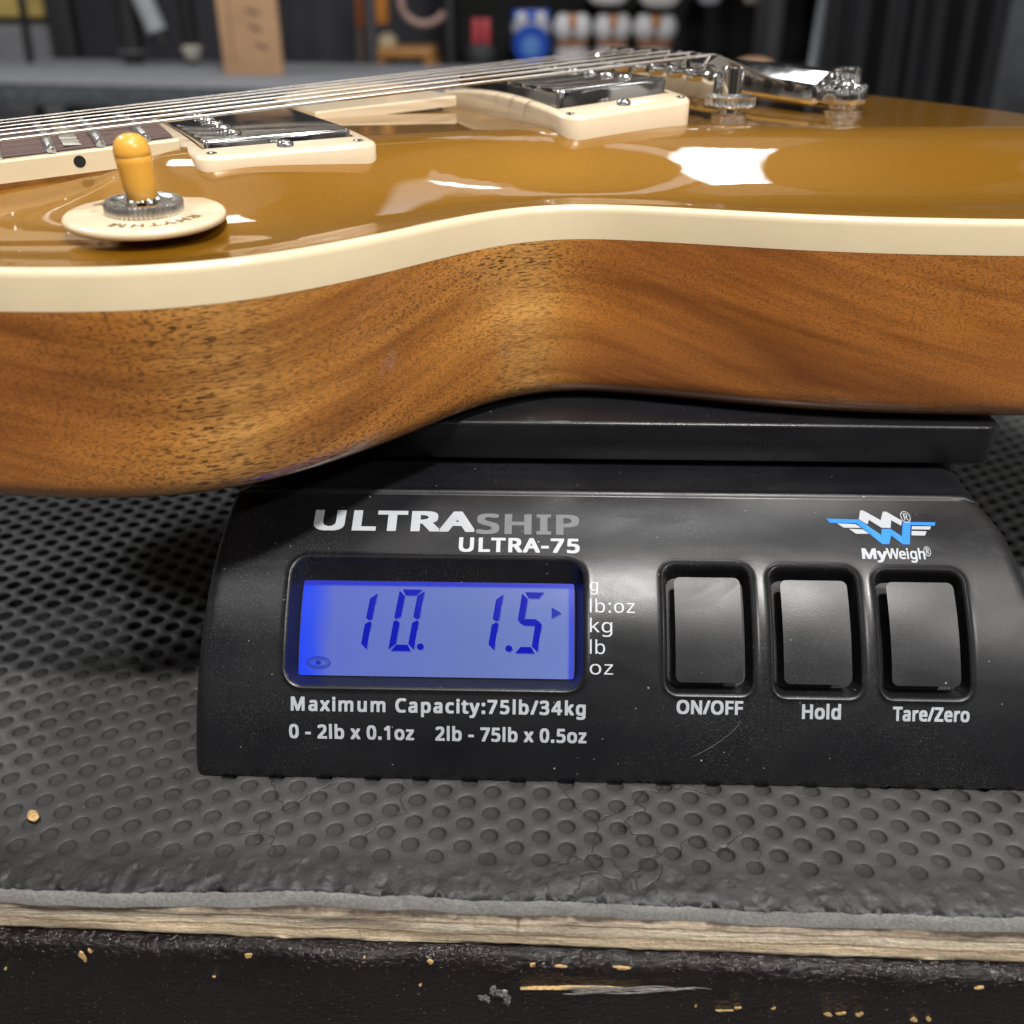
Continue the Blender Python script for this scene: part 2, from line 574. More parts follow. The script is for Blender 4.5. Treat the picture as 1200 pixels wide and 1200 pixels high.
def rbox(x0, y0, z0, x1, y1, z1, r=1.0, b=0.5, n=4):
    """box with rounded upright corners and a bevelled top and bottom edge"""
    L = []
    for z, d in ((z0, b), (z0 + b * 0.3, b * 0.3), (z0 + b, 0), (z1 - b, 0), (z1 - b * 0.3, b * 0.3), (z1, b)):
        L.append([(x, y, z) for x, y in inset(x0, y0, x1, y1, r, d, n)])
    return loft(L, True, True)


def lathe(prof, n=32, at=(0, 0, 0), axis=None, knurl=None, cap0=True, cap1=True):
    """prof: (radius, height) pairs; knurl: (index set, depth)"""
    L = []
    for k, (r, z) in enumerate(prof):
        ring = []
        for i in range(n):
            a = 2 * math.pi * i / n
            rr = r
            if knurl and k in knurl[0] and i % 2:
                rr = r - knurl[1]
            ring.append(Vector((rr * math.cos(a), rr * math.sin(a), z)))
        L.append(ring)
    if axis is not None:
        q = Vector((0, 0, 1)).rotation_difference(Vector(axis)).to_matrix()
        L = [[q @ p for p in l] for l in L]
    at = Vector(at)
    L = [[tuple(p + at) for p in l] for l in L]
    return loft(L, cap0, cap1)


def tube(pts, r, n=10):
    pts = [Vector(p) for p in pts]
    L = []
    for i, p in enumerate(pts):
        t = (pts[min(i + 1, len(pts) - 1)] - pts[max(i - 1, 0)]).normalized()
        up = Vector((0, 0, 1)) if abs(t.z) < 0.9 else Vector((0, 1, 0))
        a = t.cross(up).normalized()
        b = a.cross(t).normalized()
        rr = r[i] if isinstance(r, (list, tuple)) else r
        L.append([tuple(p + a * rr * math.cos(2 * math.pi * k / n) + b * rr * math.sin(2 * math.pi * k / n)) for k in range(n)])
    return loft(L, True, True)


def blob(c, rx, ry, rz, n=16, m=9):
    L = []
    for k in range(1, m):
        t = math.pi * k / m
        L.append([(c[0] + rx * math.sin(t) * math.cos(2 * math.pi * i / n), c[1] + ry * math.sin(t) * math.sin(2 * math.pi * i / n), c[2] - rz * math.cos(t)) for i in range(n)])
    return loft(L, True, True)


def in_poly(P, poly):
    P = np.asarray(P)
    poly = np.asarray(poly)
    x, y = P[:, 0], P[:, 1]
    res = np.zeros(len(P), bool)
    xi, yi = poly[:, 0], poly[:, 1]
    xj, yj = np.roll(xi, 1), np.roll(yi, 1)
    for a, b, c, d in zip(xi, yi, xj, yj):
        if b == d:
            continue
        k = ((b > y) != (d > y)) & (x < (c - a) * (y - b) / (d - b) + a)
        res ^= k
    return res


def dist_poly(P, poly):
    """distance from each point to a closed outline"""
    P = np.asarray(P, float)
    A = np.asarray(poly, float)
    Bq = np.roll(A, -1, 0)
    best = np.full(len(P), 1e9)
    for a, b in zip(A, Bq):
        d = b - a
        L = (d * d).sum()
        if L < 1e-12:
            continue
        t = np.clip(((P - a) @ d) / L, 0, 1)
        q = a + t[:, None] * d - P
        best = np.minimum(best, (q * q).sum(1))
    return np.sqrt(best)


def cdt(loops, pts):
    """triangles over the free points and closed loops; returns verts (2-D) and triangles"""
    V = []
    E = []
    for l in loops:
        k = len(V)
        V += [Vector((float(x), float(y))) for x, y in l]
        E += [(k + i, k + (i + 1) % len(l)) for i in range(len(l))]
    V += [Vector((float(x), float(y))) for x, y in pts]
    vo, eo, fo, *_ = delaunay_2d_cdt(V, E, [], 0, 1e-6)
    return np.array([(p.x, p.y) for p in vo]), [tuple(t) for t in fo]


def sstep(t):
    t = np.clip(t, 0, 1)
    return t * t * (3 - 2 * t)


try:                                    # Blender's own bundled sans serif; the built-in face is the fallback
    SANS = bpy.data.fonts.load(bpy.utils.system_resource('DATAFILES') + '/fonts/NotoSansHebrew-Regular.woff2')
except Exception:
    SANS = None


def raw_text(body):
    c = bpy.data.curves.new('lettering', 'FONT')
    if SANS:
        c.font = SANS
    c.body = body
    c.size = 1
    c.resolution_u = 5
    o = bpy.data.objects.new('lettering', c)
    COL.objects.link(o)
    dg = bpy.context.evaluated_depsgraph_get()
    dg.update()
    me = bpy.data.meshes.new_from_object(o.evaluated_get(dg))
    v = [(p.co.x, p.co.y) for p in me.vertices]
    f = [list(p.vertices) for p in me.polygons]
    bpy.data.objects.remove(o)
    bpy.data.curves.remove(c)
    bpy.data.meshes.remove(me)
    return v, f


GLYPH = {}


def glyph(ch):
    """outline mesh and advance width of one letter"""
    if ch in GLYPH:
        return GLYPH[ch]
    if 'H' not in GLYPH:
        hv, hf = raw_text('H')
        h2, _ = raw_text('HH')
        xs_ = [p[0] for p in hv]
        GLYPH['H'] = ([(x - min(xs_), y) for x, y in hv], hf, max(p[0] for p in h2) - max(xs_))
        GLYPH['cap'] = max(p[1] for p in hv)
        GLYPH['side'] = GLYPH['H'][2] - (max(xs_) - min(xs_))
        if ch == 'H':
            return GLYPH['H']
    if ch == ' ':
        g_ = ([], [], 0.20)
    else:
        v, f = raw_text(ch)
        w3, _ = raw_text('H' + ch + 'H')
        w2, _ = raw_text('HH')
        adv = max(p[0] for p in w3) - max(p[0] for p in w2)
        x0 = min(p[0] for p in v)
        hx = min(p[0] for p in raw_text('H')[0])
        g_ = ([(x - hx, y) for x, y in v], f, adv)
    GLYPH[ch] = g_
    return g_


def text_mesh(body, bold=0.0, space=1.0):
    """heavier weights come from shifted copies a few microns apart"""
    v, f = [], []
    pen = 0.0
    glyph('H')
    off = [(0, 0)] + ([] if bold <= 0 else [(bold * a, bold * 0.8 * b_) for a in (-1, 0, 1) for b_ in (-1, 0, 1) if a or b_])
    for ch in body:
        gv, gf, adv = glyph(ch)
        for k, (dx, dy) in enumerate(off):
            f += [[i + len(v) for i in q] for q in gf]
            v += [(pen + x + dx, y + dy, k * 0.004) for x, y in gv]
        pen += (adv + 2 * bold * 0.75) * space
    return np.array(v), f


# ================================================================== SETTING BEHIND THE BENCH
def structure(name, b, mat):
    o = b.make(name, mat)
    o['kind'] = 'structure'
    return o


wall_m = plain('dark_wall_paint', (0.040, 0.040, 0.047), 0.7, 0, 0.3, 3)
b = B().add(*rbox(-4200, 3350, -900, 4200, 3450, 2600, 5, 2))
structure('wall', b, wall_m)
fl = B().add(*rbox(-4500, -3000, -930, 4500, 3350, -900, 5, 2))
structure('floor', fl, plain('grey_concrete', (0.12, 0.115, 0.11), 0.6, 0, 0.25, 5))

# ================================================================== WORKBENCH AND MAT (own frame: x along the front edge, y back)
BY = R(-2.3)
BLOC = (0, 143, 0)


def wob(x, f, amp, seed=0.0):
    return amp * mnoise.noise(Vector((x * f, seed, 0.37)))


bench = thing('workbench', 'black workbench with a raw plywood edge, carrying the grey foam mat', 'workbench', BLOC, (0, 0, BY))
# plywood
xs = np.linspace(-700, 700, 561)
prof = [(520, -6.4), (0.6, -6.4), (0.2, -7.0), (0.1, -8.2), (0.1, -9.6), (0.1, -11), (0.1, -12.4), (0.1, -14), (0.2, -15.0), (0.8, -15.6), (520, -15.6)]
L = []
for k, (y, z) in enumerate(prof):
    row = []
    for x in xs:
        dy = 0 if y > 100 else wob(x, 0.06, 0.6, k * 0.9) + wob(x, 0.4, 0.3, k * 3.1)
        dz = wob(x, 0.02, 0.5, 5) if k in (1, 2) else 0
        row.append((x, y + dy, z + dz))
    L.append(row)
mk('plywood_top', *loft(L, closed=False), M['plywood'], bench, sharp=60)
# black skirt with a rounded, bruised upper edge
prof = [(6, -15.9), (1.5, -15.8), (-0.8, -15.9), (-1.9, -16.5), (-2.7, -17.5), (-3.1, -18.8), (-3.35, -20.2), (-3.45, -22), (-3.5, -26), (-3.6, -34), (-3.7, -60), (-3.8, -200), (30, -200)]
xs2 = np.linspace(-700, 700, 1121)
L = []
for k, (y, z) in enumerate(prof):
    row = []
    a = 1.0 if 1 <= k <= 6 else (0.5 if k == 7 else (0.06 if k <= 10 else 0))
    for x in xs2:
        dy = a * (wob(x, 0.05, 0.8, 2 + z * 0.05) + wob(x, 0.33, 0.45, z * 0.25) + wob(x, 1.1, 0.22, z * 0.5))
        dz = a * 0.6 * (wob(x, 0.07, 0.5, 9) + wob(x, 0.5, 0.35, 3 + z * 0.3)) if k > 1 else 0
        row.append((x, y + dy, z + dz))
    L.append(row)
mk('black_skirt', *loft(L, closed=False), M['vinyl'], bench, sharp=80)
def flake(x, z, w, h, y=-4.0):
    """an irregular patch where the black skin is knocked off and wood shows"""
    n_ = 18
    ph = random.random() * 9
    r0, r1 = [], []
    for k in range(n_):
        a = 2 * math.pi * k / n_
        q_ = 0.62 + 0.5 * abs(math.sin(1.5 * a + ph)) * random.random() + 0.25 * math.sin(2 * a + ph)
        px, pz = x + w * 0.5 * q_ * math.cos(a), z + h * 0.5 * q_ * math.sin(a)
        r0.append((px, y + 0.3, pz))
        r1.append((x + (px - x) * 0.92, y - 0.12 * random.random(), z + (pz - z) * 0.92))
    mk('paint_chip', *loft([r0, r1], cap1=True), M['chip'], bench, sharp=60)


for x, z, w, h in ((-94.5, -19.2, 1.6, 4.4), (-92.8, -18.2, 1.4, 1.6), (-57.6, -17.8, 1.6, 2.2), (-32.4, -18.0, 1.4, 2.6), (-33.4, -19.8, 1.0, 1.4), (-17.6, -17.6, 1.6, 1.4), (10.6, -17.6, 2.6, 0.9), (24, -17.4, 5, 0.8), (4.5, -17.5, 1.2, 1.6), (46.8, -29.4, 4.4, 0.9), (49.8, -28.3, 1.8, 1.2), (40.5, -28.2, 0.8, 0.8), (69.5, -29.4, 2.0, 1.6), (72.2, -28.9, 2.4, 1.3), (76.2, -29.0, 1.8, 1.8), (88.2, -30.0, 1.7, 2.2), (91.2, -29.6, 1.5, 2.3), (57.5, -28.0, 1.2, 0.7), (-113, -24, 0.9, 0.8), (-66, -24.2, 0.7, 0.6), (-20, -24.5, 0.8, 0.8), (100, -19, 2.4, 0.8)):
    flake(x, z, w, h, -3.66 if z < -23 else (-3.5 if z < -18.5 else -2.9))
mk('split_veneer', *loft([[(2 + k * 1.35, -3.4 - d * 1.0, -24.1 + k * 0.055 + h_) for k, h_ in zip(range(26), [0.0 + 0.7 * math.sin(min(1, kk / 20) * math.pi) * (0.6 + 0.4 * random.random()) * t_ for kk in range(26)])] for d, t_ in ((0, 1.3), (0.5, 0.9), (0.7, 0.2), (0.5, -0.5), (0, -0.8))], closed=False), M['chip'], bench)
for x in (-600, 600):
    for y in (60, 470):
        mk('leg', *rbox(x - 40, y - 40, -899, x + 40, y + 40, -200, 4, 2), M['vinyl'], bench)

# mat
mat = thing('foam_mat', 'dark grey dimpled foam mat covering the bench under the scale', 'mat', BLOC, (0, 0, BY))
PX, PY = 11.7, 3.38
HR = 2 * PY / math.sqrt(3)


def mat_warp(x, y, z):
    e = wob(x, 0.018, 1.7, 1.3) + wob(x, 0.10, 0.7, 4.4)
    yy = y + e * math.exp(-max(y, 0) / 12)
    zz = z - 1.5 * max(0.0, 1 - max(y, 0) / 9.0) ** 2 + wob(x + y * 0.3, 0.03, 0.35, y * 0.03)
    if y < 22:
        f = max(0, 1 - y / 22)
        q = mnoise.fractal(Vector((x * 0.16, y * 0.22, 2.2)), 1.0, 2.0, 4)
        q2 = mnoise.fractal(Vector((x * 0.42, y * 0.6, 6.1)), 1.0, 2.0, 3)
        zz += f * 0.85 * (-abs(q) + 0.25) - f * 0.45 * abs(q2)
    return (x, yy, zz)


NS = 18
hexp = []
for k in range(NS):
    a = 2 * math.pi * k / NS
    s6 = (a % (math.pi / 3)) - math.pi / 6
    rr = HR * math.cos(math.pi / 6) / math.cos(s6)
    hexp.append((rr * math.cos(a), rr * math.sin(a)))
vv, ff, fm = [], [], []
flatv, flatf = [], []


def shows(x, y):
    if y < 60 and -300 < x < 280:
        return True
    if -300 < x < -48 and y < 330 and x > -120 - 0.75 * y:
        return True
    if 95 < x < 330 and 25 < y < 420 and x > 0.1 * y + 90:
        return True
    return False


for j in range(-1, 150):
    y = j * PY
    for i in range(-52, 53):
        x = i * PX + (PX / 2 if j % 2 else 0)
        if abs(x) > 600:
            continue
        if shows(x, y):
            k0 = len(vv)
            fade = 0.0 if y < 8.0 else min(1.0, 0.5 + (y - 8.0) / 12)
            fade *= 1.0 - 0.35 * max(0, mnoise.noise(Vector((x * 0.03, y * 0.03, 8)))) - (0.35 if y < 45 else 0.1 * max(0, (110 - y) / 65) if y < 110 else 0)
            dep = fade * (0.85 + 0.3 * random.random()) * (1.1 if y > 70 else 1.0)
            ox, oy = 0.12 * (random.random() - 0.5), 0.12 * (random.random() - 0.5)
            for hx, hy in hexp:
                vv.append(mat_warp(x + hx, max(0, y + hy), 0))
            for rad, zz in ((2.22, 0.03), (2.05, -0.12), (1.90, -0.75), (1.62, -1.15), (0.8, -1.28)):
                for k in range(NS):
                    a = 2 * math.pi * k / NS
                    vv.append(mat_warp(x + ox + rad * math.cos(a), max(0, y + oy + rad * math.sin(a)), zz * dep * 1.35))
            vv.append(mat_warp(x + ox, max(0, y + oy), -1.30 * 1.35 * dep))
            for rI in range(5):
                for k in range(NS):
                    q = (k + 1) % NS
                    ff.append((k0 + rI * NS + k, k0 + rI * NS + q, k0 + (rI + 1) * NS + q, k0 + (rI + 1) * NS + k))
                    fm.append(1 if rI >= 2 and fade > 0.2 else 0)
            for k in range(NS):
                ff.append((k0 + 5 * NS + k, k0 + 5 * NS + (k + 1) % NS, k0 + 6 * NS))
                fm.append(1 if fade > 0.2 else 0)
        else:
            k0 = len(vv)
            for k in range(0, NS, 3):
                vv.append(mat_warp(x + hexp[k][0], max(0, y + hexp[k][1]), 0))
            ff.append(tuple(range(k0, k0 + 6)))
            fm.append(0)
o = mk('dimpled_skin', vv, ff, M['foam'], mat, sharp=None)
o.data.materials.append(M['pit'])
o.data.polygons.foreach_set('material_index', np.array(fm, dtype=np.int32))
bm = bmesh.new()
bm.from_mesh(o.data)
bmesh.ops.remove_doubles(bm, verts=bm.verts, dist=2e-5)
bm.to_mesh(o.data)
bm.free()
o.data.shade_smooth()
xs3 = np.linspace(-600, 600, 1201)
rows = []
for k, (dy, t) in enumerate(((0.02, 0.0), (-0.04, 0.05), (0.0, 0.45), (0.03, 0.9), (0.12, 1.0))):
    row = []
    for x in xs3:
        x0, y0, z0 = mat_warp(x, 0, 0)
        zb = -6.3
        row.append((x, y0 + dy + wob(x, 0.9, 0.05, k) + wob(x, 0.11, 0.15, k * 0.3), z0 + (zb - z0) * t))
    rows.append(row)
mk('cut_edge', *loft(rows, closed=False), M['foam_cut'], mat, sharp=80)
mk('foam_core', *rbox(-600, 8, -6.2, 600, 500, -4.0, 2, 0.5), M['foam_cut'], mat)

# crumbs and the torn tape
ring = []
c = B().add(*blob((0, 0, 0.5), 1.2, 1.9, 0.6, 10, 6))
c.v = [(x * (0.8 + 0.5 * random.random()), y * (0.8 + 0.5 * random.random()), z) for x, y, z in c.v]
cr_ = c.make('wood_crumb', M['chip'], sharp=None)
cr_.location = (-0.1105, 0.1655, 0.0)
cr_.rotation_euler = (0.1, 0.2, 0.7)
tag(cr_, 'small pale wood crumb lying on the mat left of the scale', 'crumb')
tp = B()
for k, (ox, oz, wd, hg) in enumerate(((-1.0, -0.5, 2.6, 2.0), (-4.6, -2.2, 2.4, 1.5), (0.4, -2.6, 1.2, 3.0), (-2.8, 0.4, 1.0, 2.4))):
    rows_ = []
    for i in range(9):
        row = []
        for j in range(9):
            u_, v_ = i / 8 - 0.5, j / 8 - 0.5
            rr_ = 1 + 0.8 * mnoise.noise(Vector((u_ * 5 + k * 7, v_ * 5, 0.3)))
            row.append((ox + wd * u_ * rr_ + 0.5 * v_, -0.3 - 0.8 * abs(mnoise.noise(Vector((u_ * 3.1 + k, v_ * 3.3, 4.0)))) - 0.5 * abs(u_), oz + hg * v_ * rr_ - 0.8 * u_))
        rows_.append(row)
    tp.add(*loft(rows_, closed=False))
tpo = tp.make('torn_tape', M['tape'])
tpo.location = (-0.0015, 0.1385, -0.0235)
so_ = tpo.modifiers.new('thickness', 'SOLIDIFY')
so_.thickness = 0.00008
tag(tpo, 'shred of torn clear tape stuck to the black edge of the bench', 'tape')
t2 = B()
for k in range(7):
    z = -0.45 * k
    n_ = 18
    x1 = 40 - 3.2 * abs(k - 2)
    t2.add(*tube([(x, -0.1 + 0.2 * math.sin(x * 0.5 + k), z * (1 - x / 60) + 0.22 * math.sin(x * 0.3 + k * 2) + x * 0.045) for x in np.linspace(8 + 2 * (k % 3), x1, n_)], [0.05] + [0.13] * (n_ - 4) + [0.10, 0.07, 0.03], 5))
t2o = t2.make('torn_tape', M['tape'])
t2o.location = (0.003, 0.1385, -0.0225)
t2o.rotation_euler = (0, 0, BY)
tag(t2o, 'long thin strip of scuffed clear tape along the black bench edge', 'tape')

# ================================================================== POSTAL SCALE
TH0, TH1 = R(18), R(80)
P0 = (222.0, 54.0)           # seam: y, z
RR = 67.81
SL = RR * (TH1 - TH0) + 1.2


def panel(x, s, h=0.0):
    """point on the curved front: x across, s down from the seam, h out of the surface"""
    if s >= 0:
        t = TH0 + s / RR
        y = P0[0] - RR * (math.sin(t) - math.sin(TH0))
        z = P0[1] - RR * (math.cos(TH0) - math.cos(t))
    else:
        t = R(2)
        y = P0[0] - s * math.cos(t)
        z = P0[1] - s * math.sin(t)
    return (x, y - h * math.sin(t), z + h * math.cos(t))


def to_scale(p):
    return p


scale = thing('postal_scale', 'black digital postal scale with a lit blue display, standing on the grey mat', 'scale', (24, 200, 0), (0, 0, R(-1.5)))
SO = Vector((30, 200, 0))
Moff = Matrix.Translation(Vector((-24, -200, 0)))


def sc(p):
    """panel coordinates (about x=30, y=200) to the scale's own frame"""
    return (p[0] - 24, p[1] - 200, p[2])


def xl(s):
    return np.interp(s, [-200, 0, 25, 50, 73.4], [-72.2, -72.4, -74.2, -75.4, -76.4])


def xr(s):
    return np.interp(s, [-200, 0, 10, 25, 50, 73.4], [117.5, 118.4, 121.8, 124.5, 127.3, 128.6])


holes = [(-53.6, 19.6, 17.2, 50.8, 4.2), (36.7, 20.4, 57.2, 51.3, 3.0), (62.1, 20.8, 82.6, 51.5, 3.0), (87.2, 21.1, 107.9, 51.5, 3.0)]
rc = 4.6
KEYS = [(37.7, 22.2, 56.1, 49.9), (63.1, 22.6, 81.6, 49.9), (88.3, 22.7, 106.9, 49.9)]
ss = np.linspace(0, SL - rc, 34)
out = [(float(xl(s)), float(s)) for s in ss]
for k in range(1, 7):
    a = R(15 * k)
    out.append((float(xl(SL)) + rc - rc * math.cos(a), SL - rc + rc * math.sin(a)))
out += [(x, SL) for x in np.linspace(-68, 121, 70)]
for k in range(6, 0, -1):
    a = R(15 * k)
    out.append((float(xr(SL)) - rc + rc * math.cos(a), SL - rc + rc * math.sin(a)))
out += [(float(xr(s)), float(s)) for s in ss[::-1]]
out += [(x, 0.0) for x in np.linspace(117, -71, 70)]
outer = np.array(out)


def offset_loop(l, d):
    l = np.asarray(l)
    t = np.roll(l, -1, 0) - np.roll(l, 1, 0)
    t /= np.maximum(np.hypot(t[:, 0], t[:, 1])[:, None], 1e-9)
    area = 0.5 * np.sum(l[:, 0] * np.roll(l[:, 1], -1) - np.roll(l[:, 0], -1) * l[:, 1])
    nrm = np.stack([t[:, 1], -t[:, 0]], 1) * (1 if area > 0 else -1)
    return l + nrm * d          # positive: outwards


loops = [outer]
for d in (0.35, 0.9, 1.7, 2.8, 4.2, 5.6):
    # rounding of the sides only (left, bottom corners, right)
    pass
hl = []
for h in holes:
    for d in (0.0, 0.3, 0.6, 0.95, 1.4, 2.0):
        l = rrect(h[0] - d, h[1] - d, h[2] + d, h[3] + d, h[4] + d, 6)
        big = []
        for a_, b_ in zip(l, l[1:] + l[:1]):
            n_ = max(1, int(math.hypot(b_[0] - a_[0], b_[1] - a_[1]) / 2.2))
            big += [(a_[0] + (b_[0] - a_[0]) * q / n_, a_[1] + (b_[1] - a_[1]) * q / n_) for q in range(n_)]
        loops.append(big)
        if d == 0:
            hl.append(big)
pts = []
for s in np.arange(0.6, SL - 0.3, 1.6):
    a, c_ = float(xl(s)), float(xr(s))
    for d in (0.25, 0.7, 1.3, 2.1, 3.1, 4.3, 5.8):
        pts += [(a + d, s), (c_ - d, s)]
    pts += [(x, s) for x in np.arange(a + 7.6, c_ - 7, 2.4)]
for x in np.arange(-70, 124, 2.0):
    pts += [(x, SL - d) for d in (0.25, 0.6, 1.1)]
pts = np.array(pts)
keep = in_poly(pts, outer) & (dist_poly(pts, outer) > 0.12)
for h in holes:
    l = rrect(h[0] - 2.3, h[1] - 2.3, h[2] + 2.3, h[3] + 2.3, h[4] + 2.3, 6)
    keep &= ~in_poly(pts, l)
pts = pts[keep]
V2, T2 = cdt(loops, pts)
cen = np.array([V2[list(t)].mean(0) for t in T2])
ok = in_poly(cen, outer)
for l in hl:
    ok &= ~in_poly(cen, l)
T2 = [t for t, k in zip(T2, ok) if k]
dh = np.min([dist_poly(V2, l) for l in hl], 0)
bead = 0.42 * np.exp(-((dh - 0.55) / 0.5) ** 2) - 0.10 * (dh < 0.05)
ed = np.minimum(V2[:, 0] - xl(V2[:, 1]), xr(V2[:, 1]) - V2[:, 0])
re = 3.2
drop = np.where(ed < re, re - np.sqrt(np.maximum(re * re - (re - np.maximum(ed, 0)) ** 2, 0)), 0) * 0.9
eb = np.clip(SL - V2[:, 1], 0, 9)
drop_b = np.where(eb < 1.2, 1.2 - np.sqrt(np.maximum(1.44 - (1.2 - eb) ** 2, 0)), 0)
hh = bead - drop - drop_b
face = B()
V3 = [sc(panel(x, s, h)) for (x, s), h in zip(V2, hh)]
face.add(V3, [t if np.cross(V2[t[1]] - V2[t[0]], V2[t[2]] - V2[t[0]]) < 0 else t[::-1] for t in T2])
# recess walls
depth = [5.0, 4.2, 4.2, 4.2]
ins = [2.6, 0.5, 0.5, 0.5]
for h, l, dp, iN in zip(holes, hl, depth, ins):
    la = np.array(l)
    k = len(la)
    rings = []
    if iN > 1:            # display: funnel down to the film
        tgt = (-51.8, 23.75, 15.45, 49.15)
        steps = ((0, 0.0), (0.10, 0.07), (0.30, 0.16), (1.0, 1.0))
    else:                 # keys: upright lip, then a slope that closes on the key
        kr = KEYS[holes.index(h) - 1]
        tgt = (kr[0] - 0.12, kr[1] - 0.12, kr[2] + 0.12, kr[3] + 0.12)
        steps = ((0, 0.0), (0.10, 0.18), (0.35, 0.34), (0.75, 0.8), (1.0, 1.0))
    c0 = np.array([(h[0] + h[2]) / 2, (h[1] + h[3]) / 2])
    c1 = np.array([(tgt[0] + tgt[2]) / 2, (tgt[1] + tgt[3]) / 2])
    k1 = np.array([(tgt[2] - tgt[0]) / (h[2] - h[0]), (tgt[3] - tgt[1]) / (h[3] - h[1])])
    lt = (la - c0) * k1 + c1
    if iN > 1:            # the film's window has tighter corners than the funnel's mouth
        nn = (lt - c1) / np.array([(tgt[2] - tgt[0]) / 2, (tgt[3] - tgt[1]) / 2])
        mx = np.maximum(np.abs(nn[:, 0]), np.abs(nn[:, 1]))[:, None]
        lt = c1 + (lt - c1) * (1 + 0.8 * (1 / mx - 1))
    for t, w_ in steps:
        q = la * (1 - w_) + lt * w_
        hz = -0.10 + 0.42 * math.exp(-(0.55 / 0.5) ** 2) - dp * t
        rings.append([sc(panel(x, s, hz)) for x, s in q])
    v, f = loft(rings)
    face.add(v, f)
    face.add(rings[-1], [tuple(range(k))])
# upright sides below the rounded edge, top deck behind the seam
side = []
for (x, s) in outer[: 34 + 6]:
    side.append((x, s))
lw = []
for x, s in out[:40]:
    e0 = 0.0
    p = sc(panel(x, s, -re * 0.9 if s < SL - 4 else -1.0))
    lw.append(p)
for seq, sgn in ((out[:34], -1), (out[34 + 6 + 70 + 6:34 + 6 + 70 + 6 + 34], 1)):
    a_, b_ = [], []
    for x, s in seq:
        p = sc(panel(x, s, -re * 0.9))
        a_.append(p)
        b_.append((p[0] + sgn * 0.6, p[1], 0.6))
    face.add(*loft([a_, b_], closed=False))
# deck: ridge along the seam then a flat shelf running back under the tray
dx = np.linspace(-72.2, 118, 48)
rows = []
for s, h in ((0.0, 0.0), (-0.3, 0.25), (-0.55, 0.75), (-1.0, 0.95), (-1.5, 0.95), (-1.9, 0.7), (-2.3, 0.45), (-4, 0.4), (-60, 0.2), (-170, -1)):
    row = []
    for x in dx:
        e_ = min(x + 72.3, 118.2 - x)
        dr = re - math.sqrt(max(re * re - (re - e_) ** 2, 0)) if e_ < re else 0
        row.append(sc(panel(x, s, h - dr * 0.9)))
    rows.append(row)
face.add(*loft(rows, closed=False))
for xx in (-72.3, 118.2):
    face.add(*loft([[sc((xx, y, 49.5)) for y in np.linspace(222, 392, 12)], [sc((xx, y, 0.6)) for y in np.linspace(222, 392, 12)]], closed=False))
face.add([sc((-72.3, 392, 54)), sc((118.2, 392, 54)), sc((118.2, 392, 0.6)), sc((-72.3, 392, 0.6))], [(0, 1, 2, 3)])
base = face.make('base', M['case'], scale, sharp=42)
# short column that carries the tray
mk('tray_support', *rbox(-24 - 10, 70, 50, -24 + 110, 160, 58.0, 4, 0.5), M['bezel'], scale)
# tray
tz0, tz1 = 56.8, 68.0
L = []
tr = (-76.5 - 24, 237 - 200, 127 - 24, 237 + 190 - 200)
for z, d, r in ((tz0 + 1.5, 3.5, 3), (tz0, 3.0, 3), (tz0, 1.3, 4), (tz0 + 0.4, 0.9, 4), (tz1 - 1.1, 0.15, 4.5), (tz1 - 0.55, 0.25, 4.5), (tz1 - 0.15, 0.6, 4.2), (tz1, 1.2, 4)):
    L.append([(x, y, z) for x, y in rrect(tr[0] + d, tr[1] + d, tr[2] - d, tr[3] - d, r, 6)])
mk('tray', *loft(L, True, True), M['plate'], scale, sharp=50)


def patch(quad_loop, h, name, mat, parent):
    return mk(name, [sc(panel(x, s, h)) for x, s in quad_loop], [tuple(range(len(quad_loop)))[::-1]], mat, parent, smooth=False)


# display film on the floor of the recess
g = []
fx = np.linspace(-51.6, 15.2, 24)
fs = np.linspace(23.9, 49.0, 12)
v = [sc(panel(x, s, -4.75)) for s in fs for x in fx]
f = [(a * 24 + i, (a + 1) * 24 + i, (a + 1) * 24 + i + 1, a * 24 + i + 1) for a in range(11) for i in range(23)]
screen = mk('lcd_screen', v, f, M['lcd'], scale)


def seg_poly(pts_, name='display_digit', mat=None):
    b_ = B()
    for p in pts_:
        b_.add([sc(panel(x, s, -4.60)) for x, s in p], [tuple(range(len(p)))])
    n_ = len(b_.f)
    for p in pts_:          # each segment's shadow on the film, painted as an offset duller copy
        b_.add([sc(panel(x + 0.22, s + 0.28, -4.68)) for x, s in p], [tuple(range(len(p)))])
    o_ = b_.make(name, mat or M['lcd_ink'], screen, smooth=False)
    o_.data.materials.append(M['lcd_shadow'])
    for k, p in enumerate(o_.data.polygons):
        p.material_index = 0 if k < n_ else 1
    return o_


